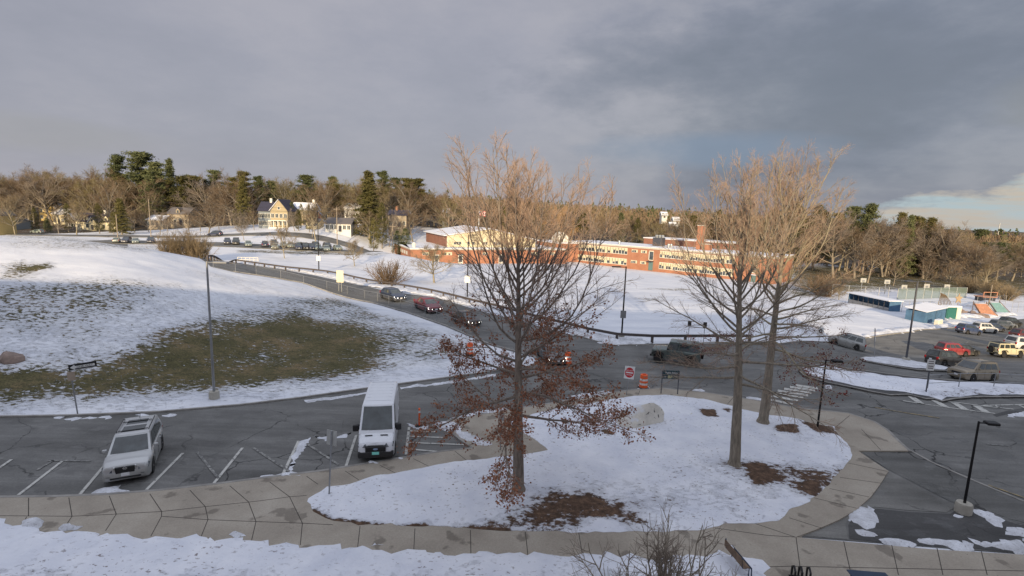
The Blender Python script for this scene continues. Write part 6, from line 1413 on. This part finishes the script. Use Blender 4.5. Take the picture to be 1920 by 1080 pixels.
house('low cream garage right of the red-walled house', 574, 598, 430, 184, 2.6, 'wall_cream', 'roof_grey', rise=1.0, deep=5, wins=2, door=False)
house('long low white house with a dark roof left of the big spruce', 610, 658, 432, 182, 2.9, 'wall_white', 'roof_grey', rise=1.9, wins=6)
house('white house glimpsed on the slope left of the big spruce', 646, 674, 408, 225, 4.6, 'wall_white', 'roof_grey', rise=2., stor=1, wins=3, snow=True)
house('pale low-gabled house right of the big spruce', 728, 762, 424, 192, 4.6, 'wall_tan', 'roof_navy', rise=1.8, stor=1, wins=4, chim=-.3)
house('small pale house behind the bare woods above the gym', 830, 842, 414, 235, 4.2, 'wall_greyblue', 'roof_grey', rise=1.8, wins=2, snow=True)
for i, (x, y, lb) in enumerate(((1246,404,'white house high on the wooded hill left of the chimney, upper one'),(1268,414,'white house on the wooded hill, lower and larger, left of the chimney'),(1262,424,'pale blue house on the wooded hill, lowest of the three'))):
    house(lb, x-5, x+5+i, y+3, 258-i*6, 1.5, ('wall_white','wall_white','wall_greyblue')[i], 'roof_grey', rise=1.5, wins=3, snow=True, deep=4)
# --- sports field side: dugout, shed, huts
M('shedblue', (.07,.15,.25), .7, var=.2, scale=1.); M('shedgreen', (.03,.14,.12), .6); M('cratewhite', (.66,.62,.5), .6)
def along_base(pa, pb, dep=None):
    a, c = G(*pa), G(*pb); return a, c, float(np.hypot(*(c-a)[:2])), math.atan2(c[1]-a[1], c[0]-a[0])
a, c, Wd, yw = along_base((1590,568),(1666,583)); d = thing('dugout', 'long blue team dugout with an open dark front and snowy roof', 'dugout', a, yw)
d.scale = (1,1,.85)
MB().box(0,Wd,2.2,2.35,-.3,2.5).build('back_wall', MT['shedblue'], d)
for x in (0,Wd): MB().box(x-.07,x+.07,0,2.2,-.3,2.5).build('side_wall', MT['shedblue'], d)
MB().box(-.3,Wd+.3,-.5,2.6,2.5,2.68).build('roof', MT['roofsnow'], d); MB().box(.3,Wd-.3,1.5,1.9,.4,.48).build('bench', MT['wood'], d)
for k in range(1,8): MB().box(Wd*k/8-.05,Wd*k/8+.05,0,.1,-.2,2.5).build('post', MT['polemetal'], d)
MB().box(0,Wd,.0,.06,.05,1.0).build('rail_panel', MT['greysteel'], d)
a, c, Wd, yw = along_base((1733,606),(1771,600)); Wd *= 1.0
d = thing('storage_shed', 'bright blue storage shed with a snowy lean-to roof', 'shed', a, yw+.0)
d.scale = (1,.8,.78)
MB().box(0,Wd,0,3.4,-.5,2.35).build('wall', MT['shedblue'], d)
for k in range(1,9): MB().box(Wd*k/9-.02,Wd*k/9+.02,-.02,0,-.3,2.3).build('cladding_rib', MT['shedblue'], d)
m_ = MB(); m_.add([(-.2,-.25,2.36),(Wd+.2,-.25,2.36),(Wd+.2,3.6,2.9),(-.2,3.6,2.9),(-.2,-.25,2.5),(Wd+.2,-.25,2.5),(Wd+.2,3.6,3.05),(-.2,3.6,3.05)], [(0,1,2,3),(4,5,6,7),(0,1,5,4),(1,2,6,5),(2,3,7,6),(3,0,4,7)]); m_.build('roof', MT['roofsnow'], d)
MB().box(Wd*.5-.04,Wd*.5+.04,-.03,0,-.2,2.3).build('door_seam', MT['darktrim'], d)
a = G(1747,608); d = thing('crate', 'pale crate standing against the blue shed', 'crate', a, yw); MB().box(0,1.9,-.9,-.2,-.2,.75,bev=.08).build('box', MT['cratewhite'], d); MB().box(.1,1.8,-.85,-.25,.76,.84).build('lid', MT['roofsnow'], d)
for i, (x, w_, mt, lb) in enumerate(((1776,1.3,'shedgreen','dark green portable toilet beside the blue shed'),(1784,1.2,'shedgreen','green portable toilet, middle of the three by the shed'),(1793,1.1,'cratewhite','pale yellow portable toilet right of the green ones'))):
    a = G(x+3,598); d = thing('portable_toilet', lb, 'portable toilet', a, .2); MB().box(-w_/2,w_/2,0,1.2,-.2,2.1,bev=.04).build('cabin', MT[mt], d); MB().box(-w_*.36,w_*.36,-.04,-.0,.1,1.9).build('door', MT['shedgreen' if i < 2 else 'framewhite'], d); MB().prism([(-w_*.55,2.1),(w_*.55,2.1),(w_*.35,2.35),(-w_*.35,2.35)],-.05,1.25).build('roof', MT['roofsnow'], d)
M('star', (.36,.27,.17), .8)
p = G(1793,588); d = thing('star_sign', 'tan star-shaped sign above the portable toilets', 'sign', p, .1); MB().tube([(0,0,-.2),(0,0,2.3)],.06,6).build('post', MT['woodpole'], d)
sp_ = [( (1.0 if k%2==0 else .45)*math.sin(k*math.pi/5)*.9, 3.0+(1.1 if k%2==0 else .5)*math.cos(k*math.pi/5)) for k in range(10)]; MB().prism(sp_,-.05,.05).build('star', MT['star'], d)
# rubble heap, playground slides
for i, (x, y, s) in enumerate(((1812,589,(1.4,.9,.9)),(1824,591,(1.5,1.,1.)),(1836,594,(1.6,1.,1.0)),(1803,586,(1.,.8,.8)))): boulder('boulder', ('brown rock in the heap behind the parked cars, second from left','snow-dusted rock third in the heap behind the parked cars','largest rock at the right end of the heap by the orange ramp','small rock at the left end of the heap behind the parked cars')[i], G(x,y), s, 20+i, MT['rock_brown'], i)
M('rampteal', (.17,.30,.29), .7, var=.2); M('ramporange', (.42,.2,.12), .8, var=.25)
for i, (x, y, mt, lb) in enumerate(((1856,593,'ramporange','orange playground ramp behind the parked cars'),(1884,590,'rampteal','teal playground slide right of the orange ramp'))):
    d = thing('playground_slide', lb, 'slide', G(x,y), .1+i*.1); w_ = 1.7
    m_ = MB(); m_.add([(-w_,0,0),(w_,0,0),(w_*.8,2.2,2.1),(-w_*.8,2.2,2.1),(-w_,.15,-.1),(w_,.15,-.1),(w_*.8,2.35,2.0),(-w_*.8,2.35,2.0)], [(0,1,2,3),(4,5,6,7),(0,1,5,4),(1,2,6,5),(2,3,7,6),(3,0,4,7)]); m_.build('ramp', MT[mt], d)
    for s in (-1,1): MB().tube([(s*w_*.85,2.3,-.3),(s*w_*.85,2.3,2.6)],.06,6).build('post', MT['wood'], d); MB().tube([(s*w_*1.02,0,.1),(s*w_*.82,2.2,2.3)],.06,5).build('side_rail', MT['wood'], d)
M('domewood', (.14,.1,.06), .8)
d = thing('climbing_frame', 'arched timber climbing frame left of the star sign', 'climbing frame', G(1772,580), .2); 
for k in range(9):
    a = -1.9+k*.47; MB().tube([(a,0,0),(a*.8,.3,1.6),(a*.35,.8,2.9),(0,1.4,3.3)],.06,5).build('rib', MT['domewood'], d)
d = thing('play_house', 'orange-railed play deck above the snowy mound at the right edge', 'playhouse', G(1854,566), .1); MB().box(-1.7,1.7,0,2,-.3,1.1).build('wall', MT['darkinside'], d); MB().box(-1.9,1.9,-.2,2.2,1.1,1.25).build('deck', MT['ramporange'], d)
for x in (-1.8,1.8): MB().box(x-.08,x+.08,-.15,0.,1.25,2.3).build('post', MT['ramporange'], d)
MB().box(-1.9,1.9,-.18,-.02,2.3,2.45).build('top_rail', MT['ramporange'], d)
# snowy mounds in the playground
heap([(1715,575),(1740,571),(1770,575),(1768,580),(1735,581)], 1.3, .2, 80, off=.0, dw=4); heap([(1808,574),(1840,569),(1880,574),(1878,580),(1830,581)], 1.4, .2, 81, off=.0, dw=4)
# tennis fence with green screen, ball fences, backboards
chain_fence('tall tennis fence with green windscreen behind the playground', np.array([W(1683,552,121)[:2], W(1800,550,128)[:2], W(1826,548,128)[:2]]), 2.7, 3.0, cat='fence', meshm='screen_green', pr=.06, name='tennis_fence')
chain_fence('tall mesh fence behind the dugout', np.array([W(1560,550,118)[:2], W(1640,550,116)[:2], W(1683,552,119)[:2]]), 3.4, 3.4, meshm='chainlink', pr=.06)
chain_fence('playground fence in front of the snowy play mounds', gp([(1690,585),(1740,583),(1800,582),(1830,584)]), 2.0, 3.0, mid=True)
chain_fence('stepped playground fence at the right edge', gp([(1830,578),(1868,576),(1896,574)]), 2.6, 3.0, mid=True); chain_fence('mesh fence leaving the photo at the right edge above the parked cars', gp([(1896,586),(1925,583),(1960,582)]), 2.2, 3.0, mid=True)
for i, (x, y) in enumerate(((1615,525),(1660,528),(1693,538),(1735,536),(1773,537))):
    p = W(x,555,130); zt = D(x,y,130)[2]-p[2]; d = thing('basketball_hoop', ('leftmost white basketball backboard behind the dugout','second white basketball backboard from the left','white basketball backboard third from the left, above the tennis fence end','fourth white basketball backboard, above the tennis fence','rightmost white basketball backboard above the tennis fence')[i], 'basketball hoop', p, .05)
    MB().tube([(0,.4,-.3),(0,.4,zt)],.09,6).build('post', MT['greysteel'], d); MB().box(-.75,.75,-.03,.03,zt-.55,zt+.55).build('backboard', M('backboard', (.4,.4,.37), .6), d); MB().box(-.35,.35,-.05,-.035,zt-.35,zt+.1).build('target', MT['greysteel'], d)
    MB().lathe([(.23,zt-.5),(.25,zt-.5)], 'z', (0,-.3,0), n=12).build('rim', MT['orange'], d)
util('short wooden pole behind the blue shed', (1709,600), 112, 529, False, r=.13); util('thin pole by the right-hand playground fence', (1851,590), 112, 533, False, r=.1)
# small gate rail on the lawn
d = thing('low_fence', 'low white railing on the snow lawn near the drive bend', 'railing', W(446,492,108), .05)
for k in range(6): MB().box(k*.85-.04,k*.85+.04,-.04,.04,-.2,.9).build('post', MT['framewhite'], d)
for z in (.3,.8): MB().box(-.05,4.3,-.03,.03,z,z+.09).build('rail', MT['framewhite'], d)
# --- the school building the view is taken from: its long front stands just behind the viewpoint and shades the yard
M('hostbrick', (.3,.16,.11), .85)
host = thing('host_school_building', 'brick school building behind the viewpoint whose shadow covers the yard', 'school', (0,-1.5,0), 0)
MB().box(-90,34,-40,0,-8,11.2).build('wall', MT['hostbrick'], host); MB().box(-90,34,-40,-9,11.2,17.6).build('upper_wall', MT['hostbrick'], host)
MB().box(34,120,-40,-4,-8,12.2).build('wing_wall', MT['hostbrick'], host)
for k in range(20):
    for z in (1.2,4.9,8.4): MB().box(-86+k*6,-82.5+k*6,0.01,.08,z,z+1.8).build('window', MT['house_glass'], host)
MB().box(-90.2,34.2,-40.2,-8.8,17.6,17.9).build('parapet', MT['fascia'], host)
# ================================================================ CAMERA, LIGHT, SKY
cam = bpy.data.cameras.new('camera'); co_ = bpy.data.objects.new('camera', cam); COL.objects.link(co_)
cam.sensor_width = 36; cam.lens = F_PX/1920*36; cam.clip_start = .1; cam.clip_end = 6000
R3 = Matrix(((RT[0], UP[0], -FWD[0]), (RT[1], UP[1], -FWD[1]), (RT[2], UP[2], -FWD[2])))
co_.matrix_world = Matrix.Translation((0, 0, CAM_H)) @ R3.to_4x4(); SC.camera = co_
SC.render.resolution_x, SC.render.resolution_y = 1024, 576
EL, AZ_ = math.radians(13.5), math.radians(3.)       # sun low behind the camera, light runs almost straight away from it
sd = Vector((-math.sin(AZ_)*math.cos(EL)*-1, math.cos(AZ_)*math.cos(EL), -math.sin(EL)))   # direction of travel
sun = bpy.data.lights.new('sun', 'SUN'); sun.energy = 5.0; sun.angle = math.radians(.55); sun.color = (1., .78, .50)
so = bpy.data.objects.new('sun', sun); COL.objects.link(so); so.rotation_euler = sd.to_track_quat('-Z', 'Y').to_euler(); so.location = (0, -80, 60)
w = bpy.data.worlds.new('World'); SC.world = w; w.use_nodes = True; t = NT(w.node_tree); nt = w.node_tree
bg = nt.nodes['Background']
sky = t.n('ShaderNodeTexSky', sky_type='NISHITA'); sky.sun_disc = False; sky.sun_elevation = EL; sky.sun_rotation = math.atan2(-sd.x, -sd.y); sky.air_density = 1.2; sky.dust_density = 2.
g = t.n('ShaderNodeTexCoord').outputs['Generated']
sp = t.n('ShaderNodeSeparateXYZ'); t.l(g, sp.inputs[0]); X_, Y_, Z_ = sp.outputs
zc = t.math('ADD', t.math('MAXIMUM', Z_, 0.), .13)
cb = t.n('ShaderNodeCombineXYZ'); t.l(t.math('DIVIDE', X_, zc), cb.inputs[0]); t.l(t.math('DIVIDE', Y_, zc), cb.inputs[1])
pl_ = cb.outputs[0]
az_ = t.math('ARCTAN2', X_, Y_)                      # azimuth in radians, positive to the right
n0_ = t.n('ShaderNodeTexNoise', i_Scale=.5, i_Detail=3); t.l(pl_, n0_.inputs['Vector']); wv = t.n('ShaderNodeVectorMath', operation='MULTIPLY_ADD'); t.l(n0_.outputs['Color'], wv.inputs[0]); wv.inputs[1].default_value = (1.1,1.1,0); t.l(pl_, wv.inputs[2]); pl_ = wv.outputs[0]
n1 = t.noise(t.mapping(pl_, (.42,.5,1), loc=(3.1,1.2,0)), 1, 5, .55); n2 = t.noise(t.mapping(g, (3.2,3.2,7.5), rot=(0,.25,0), loc=(0.4,5,0)), 1, 7, .6)
# heavy cloud: violet grey on the left, slate towards the right
left = (.335,.34,.40); right = (.215,.24,.305)
base = t.mix(t.ramp(t.math('ADD', az_, t.math('MULTIPLY', t.math('SUBTRACT', n1, .5), .5)), [(.0, 0), (.5, 1)]), left, right)
nn = t.math('ADD', t.math('MULTIPLY', n1, .35), t.math('MULTIPLY', n2, .65))
contrast = t.ramp(az_, [(0, .35), (.3, 1.)])
cl = t.ramp(nn, [(.36, (.66,.69,.73)), (.47, (.92,.92,.93)), (.6, (1.34,1.27,1.17))])
base = t.mix(1, base, t.mix(contrast, (1,1,1), cl), 'MULTIPLY')
# a bluer, lighter gap in the cloud
def blob(a0, z0, ra, rz, nz=.6):
    u = t.math('DIVIDE', t.math('SUBTRACT', az_, a0), ra); v = t.math('DIVIDE', t.math('SUBTRACT', Z_, z0), rz)
    r2 = t.math('ADD', t.math('MULTIPLY', u, u), t.math('MULTIPLY', v, v)); r2 = t.math('ADD', r2, t.math('MULTIPLY', t.math('SUBTRACT', n2, .5), nz*4)); return r2
base = t.mix(t.math('MULTIPLY', t.ramp(blob(-.75, .09, .2, .03), [(0, 1), (1., 0)]), .3), base, (.36,.35,.34))
base = t.mix(t.math('MULTIPLY', t.ramp(blob(.80, .17, .10, .05, 1.2), [(0, 1), (1., 0)]), .35), base, (.42,.41,.36))
base = t.mix(t.math('MULTIPLY', t.ramp(blob(.50, .235, .50, .125, .7), [(0, 1), (1.3, 0)]), .75), base, (.175,.195,.24))
base = t.mix(t.math('MULTIPLY', t.ramp(blob(.86, .19, .09, .10, 1.), [(0, 1), (1., 0)]), .35), base, (.40,.40,.37))
base = t.mix(t.math('MULTIPLY', t.ramp(blob(.33, .125, .24, .035), [(0, 1), (1., 0)]), .7), base, (.19,.25,.35))
# clear strip low in the far right, with small sunlit clouds
lr = t.ramp(t.math('MULTIPLY', t.math('SUBTRACT', az_, .585), 4.), [(0, 0), (.12, .26), (.32, .47), (.68, .6), (.84, .82), (1., .98)])
ne = t.noise(t.mapping(g, (9, 9, 30), loc=(3,0,.4)), 1, 7, .62)
lim = t.math('ADD', t.math('MULTIPLY', lr, .1), t.math('MULTIPLY', t.math('SUBTRACT', ne, .5), .085))
lim = t.math('MULTIPLY', lim, t.ramp(lr, [(.0, 0), (.15, 1)]))
gap = t.ramp(t.math('SUBTRACT', lim, Z_), [(.0, 0), (.014, 1)])
n3 = t.noise(t.mapping(g, (6, 6, 50), loc=(.7,0,1.1)), 1, 7, .6)
clear = t.mix(t.ramp(Z_, [(.0, 0), (.14, 1)]), (.44,.51,.54), (.28,.43,.50))
clear = t.mix(t.ramp(n3, [(.44, 0), (.62, 1)]), clear, (.50,.455,.40))
base = t.mix(gap, base, clear)
# higher and behind the camera the cloud is thinner and brighter
up = t.ramp(Z_, [(.42, 0), (.85, 1)]); base = t.mix(up, base, (.84,.88,1.02))
bk = t.ramp(t.math('MULTIPLY', Y_, -1), [(.0, 0), (.6, 1)]); base = t.mix(t.math('MULTIPLY', bk, .8), base, (.62,.66,.76))
nish = t.n('ShaderNodeVectorMath', operation='SCALE'); t.l(sky.outputs[0], nish.inputs[0]); nish.inputs['Scale'].default_value = .06
bg.inputs['Strength'].default_value = .1
fin = t.mix(.12, base, nish.outputs[0])
mul = t.n('ShaderNodeVectorMath', operation='SCALE'); t.l(fin, mul.inputs[0]); mul.inputs['Scale'].default_value = 10.
t.l(mul.outputs[0], bg.inputs['Color'])
SC.view_settings.view_transform = 'Standard'; SC.view_settings.look = 'None'; SC.view_settings.exposure = .22; SC.view_settings.gamma = 1
